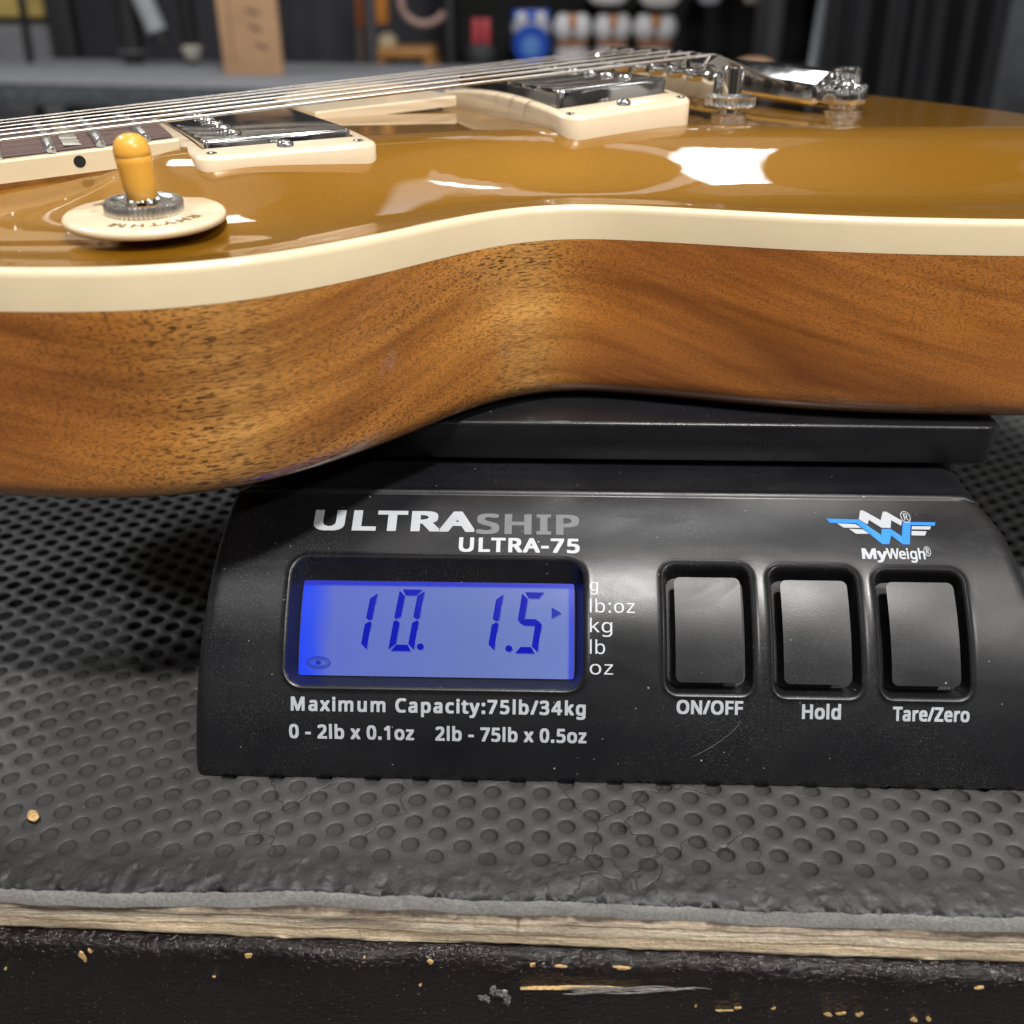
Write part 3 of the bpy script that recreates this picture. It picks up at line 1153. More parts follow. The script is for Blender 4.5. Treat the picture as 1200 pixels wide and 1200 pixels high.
def digit(x0, s0, w, h, on, th=1.75, slant=0.135):
    """seven segment digit, x0 left foot, s0 top"""
    def P(a, b_):
        return (x0 + a + (h - b_) * slant, s0 + b_)
    g_ = 0.16
    m = h / 2
    S_ = {
        'a': [P(g_ + 0.5, 0), P(w - g_ - 0.5, 0), P(w - th, th - 0.1), P(th, th - 0.1)],
        'd': [P(th, h - th + 0.1), P(w - th, h - th + 0.1), P(w - g_ - 0.5, h), P(g_ + 0.5, h)],
        'g': [P(0.35, m), P(th, m - th / 2), P(w - th, m - th / 2), P(w - 0.35, m), P(w - th, m + th / 2), P(th, m + th / 2)],
        'f': [P(0, 0.35), P(th - g_, th + 0.1), P(th - g_, m - th * 0.45), P(0.6, m - 0.12), P(0, m - 0.5)],
        'e': [P(0, m + 0.5), P(0.6, m + 0.12), P(th - g_, m + th * 0.45), P(th - g_, h - th - 0.1), P(0, h - 0.35)],
        'b': [P(w, 0.35), P(w, m - 0.5), P(w - 0.6, m - 0.12), P(w - th + g_, m - th * 0.45), P(w - th + g_, th + 0.1)],
        'c': [P(w, m + 0.5), P(w, h - 0.35), P(w - th + g_, h - th - 0.1), P(w - th + g_, m + th * 0.45), P(w - 0.6, m + 0.12)],
    }
    return seg_poly([S_[k] for k in on])


def disc(cx, cs, r, n=14):
    return [(cx + r * math.cos(2 * math.pi * k / n), cs + r * math.sin(2 * math.pi * k / n)) for k in range(n)]


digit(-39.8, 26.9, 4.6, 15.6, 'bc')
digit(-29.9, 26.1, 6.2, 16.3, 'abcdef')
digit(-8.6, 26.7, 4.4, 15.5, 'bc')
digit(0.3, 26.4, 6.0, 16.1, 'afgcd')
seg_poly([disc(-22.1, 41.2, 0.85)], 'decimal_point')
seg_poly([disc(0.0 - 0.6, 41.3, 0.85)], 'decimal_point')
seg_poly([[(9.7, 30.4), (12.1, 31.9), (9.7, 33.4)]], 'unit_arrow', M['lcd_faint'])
eye = []
ea = [(2.9 * math.cos(2 * math.pi * k / 28), 1.6 * math.sin(2 * math.pi * k / 28)) for k in range(28)]
for k in range(28):
    p, q = ea[k], ea[(k + 1) % 28]
    eye.append([(-46.8 + p[0], 45.7 + p[1]), (-46.8 + q[0], 45.7 + q[1]), (-46.8 + q[0] * 0.9, 45.7 + q[1] * 0.84), (-46.8 + p[0] * 0.9, 45.7 + p[1] * 0.84)])
for sg in (1, -1):
    for k in range(12):
        a0, a1 = R(180 * k / 12), R(180 * (k + 1) / 12)
        p, q = (-2.2 * math.cos(a0), -sg * 1.1 * math.sin(a0)), (-2.2 * math.cos(a1), -sg * 1.1 * math.sin(a1))
        eye.append([(-46.8 + p[0], 45.7 + p[1]), (-46.8 + q[0], 45.7 + q[1]), (-46.8 + q[0] * 0.93, 45.7 + q[1] * 0.8), (-46.8 + p[0] * 0.93, 45.7 + p[1] * 0.8)])
eye.append(disc(-46.8, 45.7, 0.62))
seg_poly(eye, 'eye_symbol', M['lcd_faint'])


# keys: curved caps inside their recesses
def key(x0, s0, x1, s1):
    L_ = []
    for h, d in ((-4.1, 0.0), (-0.8, 0.0), (-0.35, 0.12), (-0.05, 0.35), (0.14, 0.75), (0.22, 1.3)):
        l = rrect(x0 + d, s0 + d, x1 - d, s1 - d, 1.5, 4)
        big = []
        for a_, b_ in zip(l, l[1:] + l[:1]):
            n_ = max(1, round(math.hypot(b_[0] - a_[0], b_[1] - a_[1]) / 2.0)) if math.hypot(b_[0] - a_[0], b_[1] - a_[1]) > 3 else 1
            big += [(a_[0] + (b_[0] - a_[0]) * q / n_, a_[1] + (b_[1] - a_[1]) * q / n_) for q in range(n_)]
        L_.append((big, h))
    n0 = min(len(l) for l, _ in L_)
    b_ = B()
    loops3 = [[sc(panel(x, s, h)) for x, s in l] for l, h in L_]
    if len({len(l) for l in loops3}) == 1:
        b_.add(*loft([l[::-1] for l in loops3]))
    top = L_[-1][0]
    gp = [(x, s) for x in np.linspace(x0 + 2.0, x1 - 2.0, 9) for s in np.linspace(s0 + 2.0, s1 - 2.0, 15)]
    V_, T_ = cdt([top], gp)
    b_.add([sc(panel(x, s, 0.22 + 0.25 * math.cos((x - (x0 + x1) / 2) / (x1 - x0) * math.pi) * math.cos((s - (s0 + s1) / 2) / (s1 - s0) * math.pi))) for x, s in V_],
           [t if np.cross(V_[t[1]] - V_[t[0]], V_[t[2]] - V_[t[0]]) < 0 else t[::-1] for t in T_])
    bm_ = b_.make('button', M['key'], scale, sharp=50)
    q = bmesh.new()
    q.from_mesh(bm_.data)
    bmesh.ops.remove_doubles(q, verts=q.verts, dist=1e-5)
    bmesh.ops.recalc_face_normals(q, faces=q.faces)
    q.to_mesh(bm_.data)
    q.free()
    bm_.data.shade_smooth()
    bm_.data.set_sharp_from_angle(angle=R(50))
    return bm_


for kr in KEYS:
    key(*kr)


# lettering printed on the panel
def letter(body, x0, x1, s_base, cap_h, mat, bold=0.02, space=1.0, h=0.10, shear=0.0, slope=0.0, name='lettering', capref='H'):
    v_, f_ = text_mesh(body, bold, space)
    rv, _ = text_mesh(capref, bold)
    ky = cap_h / (rv[:, 1].max() - rv[:, 1].min())
    y0 = rv[:, 1].min()
    kx = (x1 - x0) / (v_[:, 0].max() - v_[:, 0].min())
    xm = v_[:, 0].min()
    P_ = []
    for x, y, dz in v_:
        X = x0 + (x - xm) * kx + shear * (y - y0) * ky
        P_.append(sc(panel(X, s_base - (y - y0) * ky + slope * (X - x0), h + dz)))
    return mk(name, P_, f_, mat, scale, smooth=False)


letter('ULTRA', -50.0, -9.6, 11.9, 6.2, M['silver_ink'], 0.04, 1.0)
letter('SHIP', -9.2, 16.4, 12.4, 6.1, M['grey_ink'], 0.032, 1.0)
letter('ULTRA-75', -13.3, 16.4, 17.5, 4.0, M['white_ink'], 0.032, 1.04)
letter('g', 18.75, 20.75, 27.2, 2.9, M['white_ink'], 0.0)
letter('lb:oz', 18.75, 29.45, 32.5, 3.2, M['white_ink'], 0.0, 1.08)
letter('kg', 18.75, 24.05, 37.2, 3.2, M['white_ink'], 0.0, 1.05)
letter('lb', 18.75, 22.35, 42.3, 3.2, M['white_ink'], 0.0, 1.05)
letter('oz', 18.75, 24.25, 47.1, 3.2, M['white_ink'], 0.0, 1.05)
letter('Maximum Capacity:75lb/34kg', -52.2, 17.9, 56.9, 3.4, M['silver_ink'], 0.033, 1.1)
letter('0 - 2lb x 0.1oz', -52.7, -22.8, 63.7, 3.5, M['silver_ink'], 0.033, 1.0)
letter('2lb - 75lb x 0.5oz', -17.7, 18.2, 63.7, 3.5, M['silver_ink'], 0.033, 1.0)
letter('ON/OFF', 39.3, 54.9, 56.1, 3.3, M['silver_ink'], 0.033, 0.96)
letter('Hold', 68.7, 77.8, 56.8, 3.5, M['silver_ink'], 0.033, 0.96)
letter('Tare/Zero', 89.9, 107.7, 56.9, 3.4, M['silver_ink'], 0.033, 0.96)
letter('My', 85.0, 91.2, 18.0, 2.9, M['silver_ink'], 0.033, 0.95, shear=0.06)
letter('Weigh', 91.0, 100.3, 17.9, 2.9, M['silver_ink'], 0.02, 0.92, shear=0.03)
letter('\u00ae', 100.2, 101.9, 17.0, 2.6, M['silver_ink'], 0.0)
letter('\u00ae', 96.6, 99.0, 7.4, 3.6, M['silver_ink'], 0.0)


mk('scratch', *tube([sc(panel(54.5 - 9 * t - 2.6 * t * t, 57.5 + 9.5 * t ** 0.8, 0.02)) for t in np.linspace(0, 1, 14)], [0.02] + [0.05] * 11 + [0.035, 0.01], 6), M['grey_ink'], scale)


def emblem(polys, mat, h):
    b_ = B()
    for p in polys:
        q = [(77.9 + (a / 8.0 - 8) * 0.2095, 3.5 + (c / 8.0 - 8) * 0.259) for a, c in p]
        b_.add([sc(panel(x, s, h)) for x, s in q], [tuple(range(len(q)))])
    return b_.make('emblem', mat, scale, smooth=False)


emblem([[(70, 155), (345, 160), (385, 195), (95, 195)], [(345, 160), (375, 160), (552, 303), (545, 383), (340, 192)], [(552, 303), (570, 246), (655, 246), (645, 303), (610, 383), (545, 383)],
        [(655, 246), (742, 312), (735, 383), (640, 300)], [(742, 312), (785, 180), (860, 178), (800, 383), (735, 383)], [(858, 178), (1092, 178), (1075, 210), (850, 206)]], M['blue_ink'], 0.10)
emblem([[(376, 158), (410, 70), (440, 72), (470, 163), (445, 208)], [(440, 72), (580, 165), (570, 236), (470, 163)], [(580, 165), (622, 80), (655, 80), (680, 163), (655, 238), (570, 236)], [(655, 80), (782, 168), (760, 215), (680, 163)],
        [(160, 200), (330, 205), (380, 240), (215, 240)], [(262, 250), (392, 255), (440, 293), (320, 295)], [(860, 218), (1040, 218), (1020, 248), (850, 248)], [(845, 262), (985, 265), (960, 303), (835, 303)]], M['silver_ink'], 0.13)

# ================================================================== GUITAR (own frame: u along the strings, v away from the camera, w up; w=0 at the rim)
guitar = thing('electric_guitar', 'gold topped electric guitar with cream binding lying on the scale tray', 'guitar', (48.97, 351.74, 170 - 50.93 - 0.0))
Rg = Matrix.Rotation(R(26.73), 3, 'Z') @ Matrix.Rotation(R(0.466), 3, 'Y') @ Matrix.Rotation(R(-0.51), 3, 'X')
guitar.rotation_euler = Rg.to_euler()

bass = [(-250, -27), (-249, -42), (-243, -54), (-232, -64.5), (-218, -74), (-206, -81.5), (-194, -87.5), (-183, -91.8), (-171, -93.6), (-159, -93.2), (-144, -90), (-128, -84.6), (-112, -78), (-98, -73.2), (-87, -71.6), (-76, -73.2), (-66, -78.6), (-55, -87.6), (-45, -96.4), (-36, -104.5), (-26, -112.5), (-14, -121), (0, -129.5), (12, -136.3), (24, -142.3), (45, -150.5), (70, -156), (95, -154.5), (120, -143), (140, -122), (155, -92), (163, -55), (165, 0)]
treble = [(163, 55), (155, 92), (140, 122), (120, 143), (95, 155), (70, 157), (45, 151), (24, 142), (0, 128), (-25, 111), (-50, 95), (-75, 86), (-100, 84), (-125, 89), (-150, 96), (-175, 99), (-198, 96), (-216, 87), (-224, 74), (-222, 62), (-212, 53), (-198, 47), (-185, 41), (-178, 34), (-180, 28), (-192, 27), (-220, 27), (-250, 27)]


def spline(P_, step=1.2):
    P_ = np.array(P_, float)
    n_ = len(P_)
    out_ = []
    for i in range(n_):
        p0, p1, p2, p3 = P_[i - 1], P_[i], P_[(i + 1) % n_], P_[(i + 2) % n_]
        m_ = max(2, int(np.hypot(*(p2 - p1)) / step))
        for k in range(m_):
            t = k / m_
            out_.append(0.5 * ((2 * p1) + (-p0 + p2) * t + (2 * p0 - 5 * p1 + 4 * p2 - p3) * t * t + (-p0 + 3 * p1 - 3 * p2 + p3) * t ** 3))
    return np.array(out_)


OL = spline(bass + treble)
seg = np.hypot(*(np.roll(OL, -1, 0) - OL).T)
cum = np.concatenate([[0], np.cumsum(seg)])
NN = 1100
q = np.linspace(0, cum[-1], NN, endpoint=False)
ext = np.vstack([OL, OL[:1]])
OL = np.stack([np.interp(q, cum, ext[:, 0]), np.interp(q, cum, ext[:, 1])], 1)
ker = np.exp(-0.5 * (np.arange(-12, 13) / 4.0) ** 2)
ker /= ker.sum()
OL = sum(k * np.roll(OL, i, 0) for i, k in zip(range(-12, 13), ker))
tt = np.roll(OL, -1, 0) - np.roll(OL, 1, 0)
tt /= np.hypot(tt[:, 0], tt[:, 1])[:, None]
area = 0.5 * np.sum(OL[:, 0] * np.roll(OL[:, 1], -1) - np.roll(OL[:, 0], -1) * OL[:, 1])
NR = np.stack([tt[:, 1], -tt[:, 0]], 1) * (1 if area > 0 else -1)


def rim(d, w):
    p = OL - NR * d
    return [(x, y, w) for x, y in p]


mk('binding', *loft([rim(2.3, -0.05), rim(1.9, 0.06), rim(1.3, 0.02), rim(0.75, -0.2), rim(0.35, -0.55), rim(0.1, -1.1), rim(0.0, -1.8), rim(0, -8.2)]), M['binding'], guitar, sharp=70)
back = loft([rim(0.05, -8.2), rim(0.0, -8.6), rim(0, -15), rim(0, -25), rim(0, -36), rim(0, -44.5), rim(0.25, -46.3), rim(0.9, -48.0), rim(1.9, -49.4), rim(3.2, -50.4), rim(4.8, -50.9), rim(6.5, -51)], cap1=True)
body = mk('body', *back, M['mahogany'], guitar, sharp=60)

inner = OL - NR * 1.9
CH = 13.6


RU = [-270, -205, -183, -172, -158, -137, -115, -92, -64, -40, -19, 0, 40, 190]
RD = [66, 72, 84, 76, 60, 52, 45, 39, 39, 46, 54, 58, 64, 70]


def carve(d, u):
    """height of the arched top: a shallow dish inside the rim, then a rise whose width follows the body's width"""
    d = np.asarray(d, float)
    u = np.asarray(u, float)
    D1 = sum(np.interp(u + k, RU, RD) for k in (-12, -7, -2, 2, 7, 12)) / 6
    d0 = 3 + (D1 - 38) * 0.48
    return CH * sstep((d - d0) / (D1 - d0)) - 0.7 * np.exp(-((d - 7.5) / 4.5) ** 2) * np.clip((D1 - 36) / 22, 0.25, 1) + 0.02


step = 2.6
gx, gy = np.meshgrid(np.arange(-252, 168, step), np.arange(-160, 160, step * 0.866))
gx = gx + ((np.arange(gx.shape[0]) % 2) * step / 2)[:, None]
gp = np.stack([gx.ravel(), gy.ravel()], 1)
gp = gp[in_poly(gp, inner)]
dd = dist_poly(gp, inner)
gp = gp[dd > 1.0]
extra = np.vstack([OL - NR * (1.9 + d) for d in (0.9,)])[::2]
extra = extra[in_poly(extra, inner)]
V2, T2 = cdt([inner], np.vstack([gp, extra]))
cen = np.array([V2[list(t)].mean(0) for t in T2])
okk = in_poly(cen, inner)
T2 = [t for t, k in zip(T2, okk) if k]
dv = dist_poly(V2, inner)
dv = np.where(in_poly(V2, inner), dv, 0)
zz = carve(dv, V2[:, 0])


def top_w(u, v):
    return float(carve(dist_poly([(u, v)], inner), [u])[0])


eps = 0.6
gxp = (carve(dist_poly(V2 + [eps, 0], inner), V2[:, 0] + eps) - carve(dist_poly(V2 - [eps, 0], inner), V2[:, 0] - eps)) / (2 * eps)
gyp = (carve(dist_poly(V2 + [0, eps], inner), V2[:, 0]) - carve(dist_poly(V2 - [0, eps], inner), V2[:, 0])) / (2 * eps)
edge = dv < 0.8
gxp = np.where(edge, 0, gxp)
gyp = np.where(edge, 0, gyp)
nr = np.stack([-gxp, -gyp, np.ones(len(V2))], 1)
nr /= np.linalg.norm(nr, axis=1)[:, None]
mk('carved_top', [(x, y, z) for (x, y), z in zip(V2, zz)],
   [t if np.cross(V2[t[1]] - V2[t[0]], V2[t[2]] - V2[t[0]]) > 0 else t[::-1] for t in T2], M['gold'], guitar, sharp=None, normals=nr)

# --- neck, fretboard
UE = -159.9-0.6


def fw(u):
    return 28.3 - (UE - u) * 0.0155


def fb_w(u):
    return 15.2 + (u - UE) * 0.068


us = np.concatenate([np.linspace(UE, -300, 30), np.linspace(-310, -628, 30)])


def fb_ring(u):
    h, t = fw(u), fb_w(u)
    return h, t


L = []
for u in us:
    h, t = fb_ring(u)
    b0 = t - 5.0
    L.append([(u, -h, b0), (u, -h, t - 0.5), (u, -h + 0.5, t), (u, -h + 2.2, t + 0.05), (u, h - 2.2, t + 0.05), (u, h - 0.5, t), (u, h, t - 0.5), (u, h, b0)])
mk('fretboard_binding', *loft(L, True, True), M['binding'], guitar, sharp=40)
L = []
for u in us:
    h, t = fb_ring(u)
    if u > UE - 1:
        u = UE - 0.8
    L.append([(u, v, t + 0.12 + 1.1 * (1 - (v / h) ** 2)) for v in np.linspace(-h + 2.4, h - 2.4, 9)])
fb = mk('fretboard', *loft(L, closed=False), M['rosewood'], guitar, sharp=60)
for n_ in range(22, 0, -1):
    u = 8.5 - 628 * 2 ** (-n_ / 12)
    h, t = fb_ring(u)
    pts_ = [(u, -h + 1.6, t - 0.2), (u, -h + 1.9, t + 0.55)] + [(u, v, t + 0.65 + 1.1 * (1 - (v / h) ** 2)) for v in np.linspace(-h + 2.6, h - 2.6, 7)] + [(u, h - 1.9, t + 0.55), (u, h - 1.6, t - 0.2)]
    mk('fret', *tube(pts_, 1.15, 8), M['fret'], fb)
for n_ in (21, 19, 17, 15):
    ua, ub = 8.5 - 628 * 2 ** (-n_ / 12), 8.5 - 628 * 2 ** (-(n_ - 1) / 12)
    um = (ua + ub) / 2
    wd = (ua - ub) * 0.52
    h, t = fb_ring(um)
    v_ = []
    for k, vq in enumerate(np.linspace(-h + 6, h - 6, 8)):
        ww = wd / 2 * (0.82 + 0.18 * k / 7)
        z = t + 0.22 + 1.1 * (1 - (vq / h) ** 2)
        v_ += [(um - ww, vq, z), (um + ww, vq, z)]
    mk('inlay', v_, [(2 * k, 2 * k + 1, 2 * k + 3, 2 * k + 2) for k in range(7)], M['pearl'], fb)
    mk('side_dot', *lathe([(1.35, -0.3), (1.35, 0.12)], 18, (um, -h, t - 2.3), (0, -1, 0)), M['dark'], fb)
L = []
for u in us[::3]:
    h, t = fb_ring(u)
    dp = 22 if u < -265 else 18
    L.append([(u, -h, t - 5.0), (u, -h, t - 7.5), (u, -h * 0.8, t - dp * 0.7), (u, -h * 0.4, t - dp), (u, h * 0.4, t - dp), (u, h * 0.8, t - dp * 0.7), (u, h, t - 7.5), (u, h, t - 5.0)])
mk('neck', *loft(L, True, True), M['brownwood'], guitar, sharp=50)


# --- pickups
def pickup(uc, w_left, w_right, arch, cov, screw_side, name, hu=22.5, rr=4.0):
    """ring with arched base following the top, then cover, pole screws, height screws"""
    hv = 45.5

    def tw(u, v):
        t = (u - (uc - hu)) / (2 * hu)
        return w_left + (w_right - w_left) * t + arch * (1 - (v / hv) ** 2)
    lo = rrect(uc - hu, -hv, uc + hu, hv, rr, 8)
    pts_ = []
    for a_, b_ in zip(lo, lo[1:] + lo[:1]):
        n_ = max(1, int(math.hypot(b_[0] - a_[0], b_[1] - a_[1]) / 3))
        pts_ += [(a_[0] + (b_[0] - a_[0]) * k / n_, a_[1] + (b_[1] - a_[1]) * k / n_) for k in range(n_)]
    pa = np.array(pts_)
    bw = carve(dist_poly(pa, inner), pa[:, 0])
    L_ = [[(x, y, z - 0.4) for (x, y), z in zip(pa, bw)]]
    for d, dz in ((0.0, -1.0), (0.25, -0.45), (0.7, -0.12), (1.3, 0.0)):
        k = np.array([1 - d / hu, 1 - d / hv])
        qa = (pa - [uc, 0]) * k + [uc, 0]
        L_.append([(x, y, tw(x, y) + dz) for x, y in qa])
    cu, cv = min(19.3, hu - 2.6), 35.0
    k = []
    for x, y in pa:
        # inner opening, same number of points
        xx = uc + max(-cu, min(cu, (x - uc) * 1.05 if abs(x - uc) < hu - 0.1 else math.copysign(cu, x - uc)))
        yy = max(-cv, min(cv, y))
        k.append((xx, yy))
    L_.append([(x, y, tw(x, y)) for x, y in k])
    L_.append([(x, y, tw(x, y) - 3) for x, y in k])
    ring_ = mk(name, *loft(L_), M['ivory'], guitar, sharp=45)
    # cover
    t0 = tw(uc - hu, 0) - 3
    tl, trr = cov

    def cw(x):
        return tl + (trr - tl) * (x - (uc - 18.6)) / 37.2
    L_ = []
    for dz, d in ((-7.0, 0.0), (-1.0, 0.0), (-0.55, 0.1), (-0.2, 0.4), (-0.03, 0.85), (0, 1.5), (0.02, 6)):
        L_.append([(x, y, cw(x) + dz) for x, y in rrect(uc - cu + 0.5 + d, -34.6 + d, uc + cu - 0.5 - d, 34.6 - d, max(1.6 - d, 0.3), 5)])
    cv_ = mk('cover', *loft(L_, cap1=True), M['chrome'], ring_, sharp=55)
    for k_ in range(6):
        v_ = (k_ - 2.5) * 10.0
        ux = uc + screw_side * 9.5
        sb = B().add(*lathe([(2.4, -0.5), (2.4, 0.35), (2.1, 0.75), (1.4, 1.0), (0.05, 1.05)], 18, (ux, v_, cw(ux))))
        sb.make('pole_screw', M['chrome'], cv_, sharp=50)
    for sv in (-1, 1):
        sb = B()
        ang = random.random() * 3
        v0 = sv * 39.8
        sb.add(*lathe([(2.1, -1.0), (2.1, 0.5), (1.8, 1.0), (1.1, 1.35), (0.05, 1.45)], 16, (uc, v0, tw(uc, v0))))
        sb.make('height_screw', M['chrome'], ring_, sharp=50)
        for su in (-1, 1):
            x_, y_ = uc + su * 18.2, sv * 41.2
            mk('ring_screw', *lathe([(1.35, -0.6), (1.35, 0.1), (0.9, 0.35), (0.05, 0.42)], 14, (x_, y_, tw(x_, y_))), M['chrome'], ring_, sharp=50)
    return ring_


pickup(-137.2, 12.8, 13.9, 1.2, (15.2, 16.4), -1, 'pickup')
pickup(-39.6, 17.0, 20.4, 3.0, (23.2, 25.6), 1, 'pickup', 21.2, 5.5)

# --- pickguard between the pickups on the far side
pg = [(-113.5, 14), (-64.5, 21), (-64.5, 74), (-70, 84), (-84, 88), (-100, 80), (-113.5, 60)]
L = []
for z, d in ((0, 0.0), (2.6, 0.0), (3.0, 0.4)):
    cx, cy = -88, 50
    L.append([(x + (cx - x) * d / 40, y + (cy - y) * d / 40, 12.6 + z + (x + 113) * 0.045) for x, y in pg])
mk('pickguard', *loft(L, True, True), M['ivory'], guitar, sharp=30)

# --- toggle switch
cu, cv = -175.0, -62.0
cw = 2.9
tilt = Vector((-0.01, -0.05, 1)).normalized()
chip = mk('switch_plate', *lathe([(16.4, 0), (16.9, 0.35), (17.0, 1.2), (16.7, 1.75), (16.1, 2.0), (5.6, 2.05)], 72, (cu, cv, cw), tilt), M['ivory'], guitar, sharp=50)
nut = B().add(*lathe([(8.0, 2.06), (8.3, 2.4), (8.3, 4.2), (7.9, 4.6), (7.1, 4.7), (6.6, 4.6), (5.9, 4.0), (5.7, 2.8), (2.6, 2.7)], 96, (cu, cv, cw), tilt, knurl=({0, 1, 2}, 0.45)))
nut.make('switch_nut', M['satin'], chip, sharp=30)
stem_dir = Vector((-0.055, -0.03, 1)).normalized()
p0 = Vector((cu, cv, cw)) + tilt * 2.5
st = B().add(*lathe([(3.0, 0), (3.0, 1.0), (1.9, 1.6), (1.7, 5.0)], 24, p0, stem_dir))
for a in range(5):
    an = a * 2 * math.pi / 5
    st.add(*lathe([(0.9, 0), (0.9, 2.4), (0.4, 2.8)], 8, p0 + Vector((2.7 * math.cos(an), 2.7 * math.sin(an), 0)), stem_dir))
st.make('switch_stem', M['chrome'], chip, sharp=40)
p1 = p0 + stem_dir * 2.4
tip = lathe([(3.2, 0), (3.3, 0.3), (3.4, 3), (3.68, 7.3), (3.78, 8.6), (3.66, 8.75), (3.8, 8.95), (3.8, 9.7), (3.6, 10.8), (3.1, 11.9), (2.2, 12.7), (1.2, 13.1), (0.1, 13.2)], 40, p1, stem_dir)
mk('switch_tip', *tip, M['amber'], chip, sharp=50)


def arc_word(word, a_mid, rad, hgt, up_out):
    v_, f_ = text_mesh(word, 0.02, 1.15)
    ky = hgt / (v_[:, 1].max() - v_[:, 1].min())
    xm = (v_[:, 0].max() + v_[:, 0].min()) / 2
    P_ = []
    qm = Vector((0, 0, 1)).rotation_difference(tilt).to_matrix()
    for x, y, dz in v_:
        a = a_mid - (x - xm) * ky * 1.15 / rad * up_out
        r_ = rad + up_out * y * ky
        P_.append(tuple(qm @ Vector((r_ * math.cos(a), r_ * math.sin(a), 2.12 + dz)) + Vector((cu, cv, cw))))
    return mk('switch_lettering', P_, f_, M['print_gold'], chip, smooth=False)


arc_word('RHYTHM', R(-86), 11.0, 2.5, 1)
arc_word('TREBLE', R(94), 11.0, 2.5, 1)

# --- bridge
bz = 22.4
L = []
for v in np.concatenate([[-35.4, -35.2, -34.4], np.linspace(-33, 33, 20), [34.4, 35.2, 35.4]]):
    k = 1.0 if abs(v) < 34 else (0.93 if abs(v) < 35.3 else 0.8)
    ar = 1.3 * (1 - (v / 44.5) ** 2)
    hw = 5.6 * k
    L.append([(-hw, v, bz - 4.2 + ar), (-hw, v, bz + 2.6 + ar - (1 - k) * 3), (-hw + 0.8, v, bz + 3.2 + ar - (1 - k) * 3), (hw - 0.8, v, bz + 3.2 + ar - (1 - k) * 3), (hw, v, bz + 2.6 + ar - (1 - k) * 3), (hw, v, bz - 4.2 + ar)])
bridge = mk('bridge', *loft(L, True, True), M['chrome'], guitar, sharp=35)
for k in range(6):
    v = (k - 2.5) * 10.4
    ar = 1.3 * (1 - (v / 44.5) ** 2)
    z = bz + 3.0 + ar
    b = B()
    prof = [(-4.6, 0), (-4.6, 2.2), (-0.6, 4.4), (0.6, 4.4), (4.6, 1.6), (4.6, 0)]
    b.add(*loft([[(a, v - 4.1, z + c_) for a, c_ in prof], [(a, v + 4.1, z + c_) for a, c_ in prof]], True, True))
    b.make('saddle', M['chrome'], bridge, sharp=20)
    b = B().add(*lathe([(1.7, 0), (1.7, 2.0), (1.2, 2.4)], 12, (-5.6, v, z - 1.2), (-1, 0, 0)))
    b.make('saddle_screw', M['chrome'], bridge, sharp=40)
for sv in (-1, 1):
    v = sv * 37
    w0 = top_w(0, v)
    mk('post', *lathe([(5.6, w0 - 0.5), (5.6, w0 + 1.1), (5.2, w0 + 1.5), (3.0, w0 + 1.5), (3.0, w0 + 3.2), (2.9, bz - 4.0), (3.2, bz - 3.8), (3.2, bz + 5.2), (2.8, bz + 5.7), (0.5, bz + 5.7)], 28, (0, v, 0)), M['chrome'], bridge, sharp=35)
    mk('thumbwheel', *lathe([(6.8, w0 + 3.2), (7.5, w0 + 3.7), (7.6, w0 + 4.2), (7.6, w0 + 5.8), (7.4, w0 + 6.3), (6.6, w0 + 6.7), (4.0, w0 + 6.7)], 72, (0, v, 0), knurl=({2, 3}, 0.6)), M['satin'], bridge, sharp=30)

# --- tailpiece
tu = 40.5
tzb = top_w(tu, -30) + 3.2
sec = [(-8.2, 0.3), (-8.6, 1.2), (-8.2, 5.4), (-7.0, 6.6), (-3.0, 9.4), (1.5, 9.9), (6.0, 8.2), (8.4, 5.0), (8.6, 1.4), (7.8, 0.2), (0, -0.3)]
L = []
for v in np.concatenate([[-42.5, -42, -40.5, -37.5, -36.9], np.linspace(-36, 36, 16), [36.9, 37.5, 40.5, 42, 42.5]]):
    a = abs(v)
    k = 1.0 if a < 37 else (0.72 if a < 41 else (0.6 if a < 42.2 else 0.45))
    L.append([(tu + x * k, v, tzb + 1 + (z - 2) * (k if a >= 37 else 1) + 0.8 * (1 - (v / 44) ** 2)) for x, z in sec])
tail = mk('tailpiece', *loft(L, True, True), M['chrome'], guitar, sharp=25)
for k in range(6):
    v = (k - 2.5) * 10.3
    mk('string_hole', *lathe([(1.9, -0.4), (1.9, 0.25), (1.5, 0.3)], 16, (tu - 8.55, v, tzb + 3.6 + 0.8 * (1 - (v / 44) ** 2)), (-1, 0, 0.08)), M['dark'], tail)
for sv in (-1, 1):
    v = sv * 41
    w0 = top_w(tu, v)
    sb = B().add(*lathe([(6.4, w0 - 0.5), (6.4, w0 + 1.2), (5.8, w0 + 1.6), (5.0, w0 + 1.6), (5.0, w0 + 3.0), (6.9, w0 + 3.2), (7.0, w0 + 3.8), (7.0, w0 + 8.2), (6.6, w0 + 8.9), (5.6, w0 + 9.3), (4.6, w0 + 9.4), (4.4, w0 + 9.8), (4.4, w0 + 13.0), (4.0, w0 + 13.5)], 36, (tu + 1, v, 0)))
    stud = sb.make('stud', M['chrome'], tail, sharp=35)
    mk('slot', *rbox(tu + 1 - 4.2, v - 0.6, w0 + 13.3, tu + 1 + 4.2, v + 0.6, w0 + 13.62, 0.2, 0.05), M['dark'], stud)

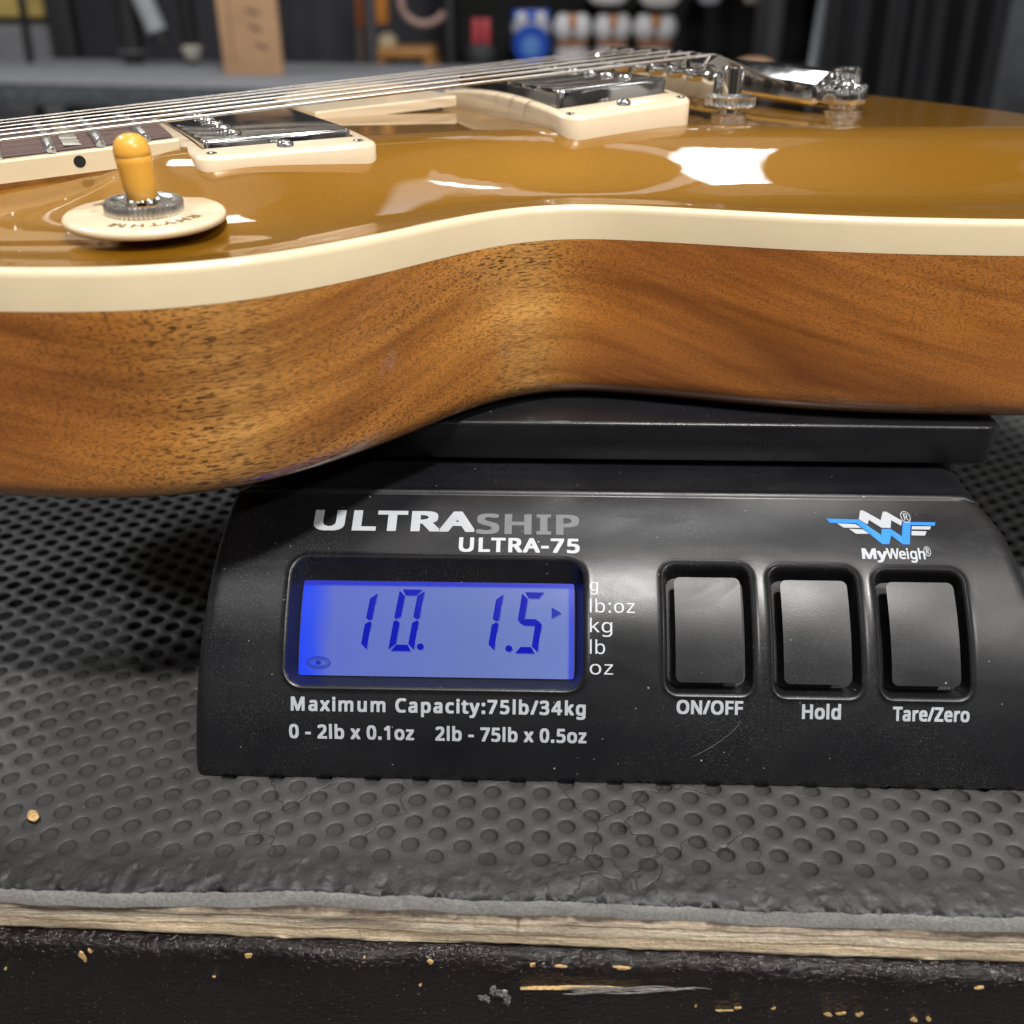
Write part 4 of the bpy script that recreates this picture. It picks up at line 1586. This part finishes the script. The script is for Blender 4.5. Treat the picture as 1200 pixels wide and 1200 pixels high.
# --- strings
for k, dia in enumerate((1.16, 0.95, 0.72, 0.5, 0.42, 0.36)):
    vb = (k - 2.5) * 10.4
    ar = 1.3 * (1 - (vb / 44.5) ** 2)
    zb = bz + 2.4 + ar + 4.4 + dia / 2
    vt = (k - 2.5) * 10.3
    vn = (k - 2.5) * 7.6
    pts_ = [(tu - 8.4, vt, tzb + 4.0), (2, vb, zb - 0.3), (0.3, vb, zb), (-2, vb, zb - 0.1)]
    for u in np.linspace(-30, -628, 16):
        t = -u / 628
        wn_ = fb_w(-628) + 1.7 + dia / 2
        pts_.append((u, vb + (vn - vb) * t, zb + (wn_ - zb) * t))
    mk('string', *tube(pts_, dia / 2 * 0.8, 10), M['string'], guitar, sharp=None)

# ================================================================== BACKGROUND THINGS
bb = thing('side_bench', 'long grey carpeted bench across the shop behind the guitar', 'bench', (-256, 1880, 0), (0, 0, R(-12.5)))
grey_top = plain('grey_carpet_top', (0.25, 0.258, 0.28), 0.8, 0, 0.12, 25)
grey_front = plain('dark_grey_carpet', (0.075, 0.085, 0.095), 0.95, 0, 0.55, 60)
mk('bench_top', *rbox(-2200, 0, -5, 330, 560, 0, 4, 2), grey_top, bb)
mk('front_rail', *rbox(-2200, 2, -42, 330, 22, -5.3, 3, 1), grey_front, bb)
for x in (-2100, 250):
    for y in (60, 500):
        mk('leg', *rbox(x - 30, y - 30, -899, x + 30, y + 30, -6, 3, 1), M['vinyl'], bb)

dk = plain('black_cloth', (0.012, 0.012, 0.013), 0.85, 0, 0.3, 9)
blk = plain('black_metal', (0.010, 0.010, 0.011), 0.5, 0, 0.2, 9)
grym = plain('grey_panel', (0.17, 0.17, 0.18), 0.6, 0, 0.15, 9)
# wooden board
wbm = plain('tan_board', (0.50, 0.30, 0.165), 0.55, 0, 0.12, 14)
bd = thing('wooden_board', 'tan wooden board with dark burnt marks standing on the grey bench', 'board', (-523, 2172, 0), (0, 0, R(-6)))
mk('panel', *rbox(-62, 0, 0.4, 61, 12, 330, 3, 1), wbm, bd)
ink = plain('dark_marking', (0.10, 0.055, 0.035), 0.7)
for z, dx_ in ((118, 6), (89, 8), (56, 18)):
    b = B()
    b.add(*loft([[(-8 + dx_, -0.4, z + 4), (16 + dx_, -0.4, z - 4), (17 + dx_, -0.4, z - 11), (8 + dx_, -0.4, z - 8), (-7 + dx_, -0.4, z - 2)],
                 [(-8 + dx_, 0.6, z + 4), (16 + dx_, 0.6, z - 4), (17 + dx_, 0.6, z - 11), (8 + dx_, 0.6, z - 8), (-7 + dx_, 0.6, z - 2)]], True, True))
    b.make('marking', ink, bd)
b = B()
for k in range(26):
    z = 26 + k * 6.2
    w_ = 2.4 + 2.0 * random.random()
    b.add(*rbox(-38 - w_ / 2, -0.35, z, -38 + w_ / 2, 0.5, z + 4, 0.3, 0.1))
b.make('small_writing', ink, bd)

# grey cabinet with a yellow picture above it, far left
cab = B().add(*rbox(-1700, 2900, -899, -1216, 2950, 66, 8, 4))
tag(cab.make('grey_cabinet', grym), 'grey cabinet at far left behind the bench, under a yellow panel', 'cabinet')
yp = thing('yellow_panel', 'yellow panel in a black frame above the grey cabinet', 'panel', (-1420, 3000, 67))
mk('frame', *rbox(-190, 0, 0, 168, 16, 300, 4, 2), blk, yp)
mk('sheet', *rbox(-176, -3, 14, 150, 4, 286, 4, 1), plain('yellow_sheet', (0.62, 0.45, 0.14), 0.7, 0, 0.2, 12), yp)


def cyl_thing(name, pts_, r, mat, label, cat, group=None):
    b_ = B().add(*tube(pts_, r, 20))
    return tag(b_.make(name, mat), label, cat, group)


cyl_thing('black_pole', [(-1126, 2500, -899), (-1118, 2500, 0), (-1096, 2500, 300)], 9, blk, 'thin leaning black pole in front of the grey cabinet', 'pole')
b = B().add(*rbox(-1190, 2800, -899, -1128, 2850, 400, 6, 3))
tag(b.make('black_post', blk), 'square black post right of the grey cabinet', 'post')


def mic_stand(x, y, w_, label, has_ring):
    r = thing('stand', label, 'stand', (x, y, -899))
    mk('tube', *lathe([(w_ * 0.72, 0), (w_ * 0.72, 925), (w_, 927), (w_, 1200)], 24), blk, r, sharp=40)
    mk('foot', *lathe([(130, 0), (130, 8), (60, 22), (16, 30)], 32), blk, r, sharp=40)
    if has_ring:
        mk('collar', *lathe([(w_ * 0.85, 910), (w_ * 1.0, 914), (w_ * 1.35, 934), (w_ * 1.0, 939)], 24), plain('pale_collar', (0.55, 0.52, 0.45), 0.4), r)
    else:
        mk('collar', *lathe([(w_ * 0.9, 925), (w_ * 1.12, 926), (w_ * 1.12, 929), (w_ * 0.9, 930)], 24), grym, r)
    return r


s1 = mic_stand(-858, 2450, 27, 'thick black stand with a grey padded arm, left of the wooden board', False)
mk('padded_arm', *tube([(22, -30, 1120), (72, -30, 969)], 22, 24), plain('grey_padding', (0.33, 0.35, 0.36), 0.6), s1)
mk('arm_tip', *tube([(70, -30, 972), (78, -30, 948)], 16, 20), blk, s1)
mic_stand(-724, 2450, 17, 'slim black stand with a pale collar beside the wooden board', True)

# stool and things near it
orange = plain('orange_wood', (0.50, 0.19, 0.035), 0.45, 0, 0.25, 20)
tanw = plain('stool_wood', (0.42, 0.20, 0.055), 0.45, 0, 0.25, 20)
st = thing('wooden_stool', 'orange brown wooden stool standing on the floor behind the strings', 'stool', (-245, 2760, -899))
mk('seat', *rbox(-105, -90, 898, 52, 90, 922, 12, 5), tanw, st)
for x in (-88, 40):
    for y in (-75, 75):
        mk('leg', *tube([(x * 1.1, y * 1.2, 0), (x, y, 898)], [16, 17], 12), tanw, st)
mk('stretcher', *tube([(-90, -78, 620), (42, -78, 620)], 10, 10), tanw, st)
b = B().add(*rbox(-338, 2690, 74, -303, 2720, 420, 8, 4))
tag(b.make('orange_handle', orange), 'bright orange slab hanging above the cream shape near the stool', 'slab')
b = B().add(*rbox(-384, 2700, 66, -362, 2720, 420, 5, 2))
tag(b.make('red_brown_bar', plain('rust_bar', (0.30, 0.085, 0.03), 0.5)), 'narrow rust coloured bar hanging left of the orange slab', 'bar')
cyl_thing('brown_post', [(-379, 2700, -899), (-375, 2700, 62)], 13, plain('taupe_post', (0.10, 0.075, 0.065), 0.6), 'slim taupe post under the rust coloured bar', 'post')
cyl_thing('grey_post', [(-332, 2600, -899), (-336, 2600, 420)], 13, plain('dark_grey_post', (0.055, 0.055, 0.065), 0.6), 'dark grey post between the rust bar and the orange slab', 'post')
b = B().add(*lathe([(20, -899), (20, -110), (24, -60), (26, 10), (24, 40), (12, 52), (1, 55)], 24, (-314, 2745, 0)))
tag(b.make('cream_post', plain('cream_post_paint', (0.50, 0.42, 0.27), 0.5)), 'cream rounded post directly left of the wooden stool', 'post')
pts_ = [(-212 + 54 * math.cos(R(a)), 2650, 122 + 46 * math.sin(R(a))) for a in range(150, 335, 8)]
cyl_thing('pinkish_hoop', pts_, 9, plain('pink_hoop', (0.38, 0.24, 0.21), 0.5), 'pinkish brown open hoop hanging above the wooden stool', 'hoop')

# display rack with small goods
rack = thing('display_rack', 'black shop rack carrying the blue and white round goods', 'rack', (250, 3000, -899))
mk('back_panel', *rbox(-420, 60, 0, 620, 80, 1500, 4, 2), dk, rack)
mk('shelf', *rbox(-420, -190, 862, 620, 60, 876, 4, 2), blk, rack)
mk('upper_shelf', *rbox(-420, -150, 1160, 620, 60, 1172, 4, 2), blk, rack)
for x in (-410, 610):
    mk('upright', *rbox(x - 10, -195, 0, x + 10, 60, 1500, 3, 1), blk, rack)
rp = thing('red_package', 'red package with a black round base on the dark rack', 'package', (-82, 2850, -22))
redm = plain('red_print', (0.50, 0.055, 0.07), 0.5, 0, 0.2, 30)
for x in (-12, 14):
    mk('red_side', *rbox(x - 11, -12, 42, x + 11, 12, 104, 5, 2), redm, rp)
mk('round_base', *lathe([(34, 0), (40, 12), (38, 34), (26, 44), (8, 46)], 28), plain('dark_grey_case', (0.06, 0.06, 0.065), 0.5), rp)
bl = thing('round_tub', 'blue round tub with twin white caps on the shop rack', 'tub', (50, 2850, -22))
bluem = plain('strong_blue', (0.010, 0.075, 0.48), 0.35, 0, 0.2, 30)
whm = plain('white_plastic', (0.66, 0.66, 0.68), 0.4, 0, 0.1, 30)
mk('drum', *lathe([(46, -26), (48, -20), (48, 20), (46, 26)], 36, (0, 0, 44), (0, -1, 0)), bluem, bl, sharp=40)
mk('label_disc', *lathe([(24, 0), (24, 1.5), (20, 2)], 30, (0, -26, 40), (0, -1, 0)), plain('pale_blue', (0.10, 0.25, 0.62), 0.4), bl)
mk('collar', *rbox(-50, -22, 70, 50, 22, 96, 10, 3), plain('silver_collar', (0.36, 0.37, 0.42), 0.4), bl)
for x in (-25, 25):
    mk('cap', *blob((x, 0, 106), 22, 20, 19), whm, bl)
mk('cap_bridge', *rbox(-48, -14, 96, 48, 18, 124, 10, 3), bluem, bl)
orangem = plain('soft_orange', (0.62, 0.26, 0.10), 0.5)
brownm = plain('brown_band', (0.30, 0.14, 0.075), 0.5)
for i, (x, lab) in enumerate(((157, 'white lobed tub with an orange band, next to the blue tub'), (262, 'white lobed tub with an orange band, middle of three'), (372, 'wider white lobed tub with an orange band, nearest the bridge'))):
    wd = 52 if i < 2 else 60
    t = thing('lobed_tub', lab, 'tub', (x, 2850, -22), group='white lobed tubs on the rack')
    mk('pedestal', *lathe([(40, 0), (44, 4), (44, 34), (38, 38)], 28), plain('pale_base', (0.55, 0.55, 0.58), 0.5), t, sharp=40)
    mk('brown_band', *lathe([(wd * 0.75, 36), (wd * 0.8, 40), (wd * 0.8, 48), (wd * 0.7, 52)], 28), brownm, t)
    for sx in (-1, 1):
        mk('lobe', *blob((sx * wd * 0.45, 0, 82), wd * 0.52, 34, 36), whm, t)
    mk('orange_band', *blob((0, -6, 96), wd * 0.26, 32, 20), orangem, t)
for i, (x, hw, lo, lab) in enumerate(((243, 55, 112, 'white bag hanging under the upper rack shelf, above the middle tub'), (374, 54, 106, 'pale pointed bag hanging above the widest lobed tub'), (500, 32, 112, 'small grey bag hanging right of the pointed bag'), (608, 26, 114, 'small cream bag hanging at the right end of the rack'))):
    b = B().add(*loft([[(hw * k * math.cos(a), 18 * k * math.sin(a), z) for a in np.linspace(0, 2 * math.pi, 20, endpoint=False)] for z, k in ((0, 0.25), (6, 0.7), (20, 0.95), (60, 1.0), (120, 0.8), (148, 0.2))], True, True))
    o = b.make('hanging_bag', plain('bag_%d' % i, ((0.6, 0.6, 0.6), (0.62, 0.60, 0.58), (0.35, 0.36, 0.42), (0.7, 0.66, 0.52))[i], 0.5))
    o.location = (x * MM, 2.80, lo * MM)
    tag(o, lab, 'bag', 'bags hanging on the rack')

# curtain, tube and panels on the right
L = []
for z in (-899, -300, 0, 300, 900, 1400):
    row = []
    for t in np.linspace(0, 1, 140):
        x = 560 + 300 * t - 0.035 * z
        y = 1920 + 26 * math.sin(t * 30) + 14 * math.sin(t * 71 + 1) + 10 * math.sin(z * 0.004 + t * 9)
        row.append((x, y, z))
    L.append(row)
b = B().add(*loft(L, closed=False))
cu_ = b.make('black_curtain', plain('black_drape', (0.009, 0.0095, 0.012), 0.8, 0, 0.2, 12), sharp=None)
so = cu_.modifiers.new('thickness', 'SOLIDIFY')
so.thickness = 0.004
tag(cu_, 'black cloth hanging in folds behind the right end of the guitar', 'curtain')
cyl_thing('steel_tube', [(549 + 14, 2000, -899), (549 + 14, 2000, 18), (580, 2000, 500)], 13, plain('satin_steel', (0.42, 0.45, 0.48), 0.38, 0.4), 'upright grey steel tube beside the black curtain', 'tube')
b = B().add(*rbox(536, 2280, -899, 566, 2420, 900, 4, 2))
tag(b.make('rack_upright', plain('charcoal_panel', (0.035, 0.036, 0.04), 0.5)), 'charcoal upright panel left of the grey steel tube', 'panel')
b = B().add(*rbox(975, 2300, -899, 1400, 2500, 900, 10, 4))
tag(b.make('grey_crate', plain('grey_crate', (0.05, 0.053, 0.06), 0.5, 0, 0.45, 6)), 'tall grey case at the far right behind the black curtain', 'case')
b = B().add(*blob((0, 0, 0), 30, 24, 14, 18, 8))
o = b.make('brown_pad', plain('brown_pad', (0.34, 0.20, 0.12), 0.7))
o.location = (0.337, 1.50, 0.062)
tag(o, 'brown pad on a rod seen past the bridge and tailpiece', 'pad')
o2 = mk('rod', *lathe([(9, -0.9 / MM - 62 + 1), (9, -8)], 12), blk, o)
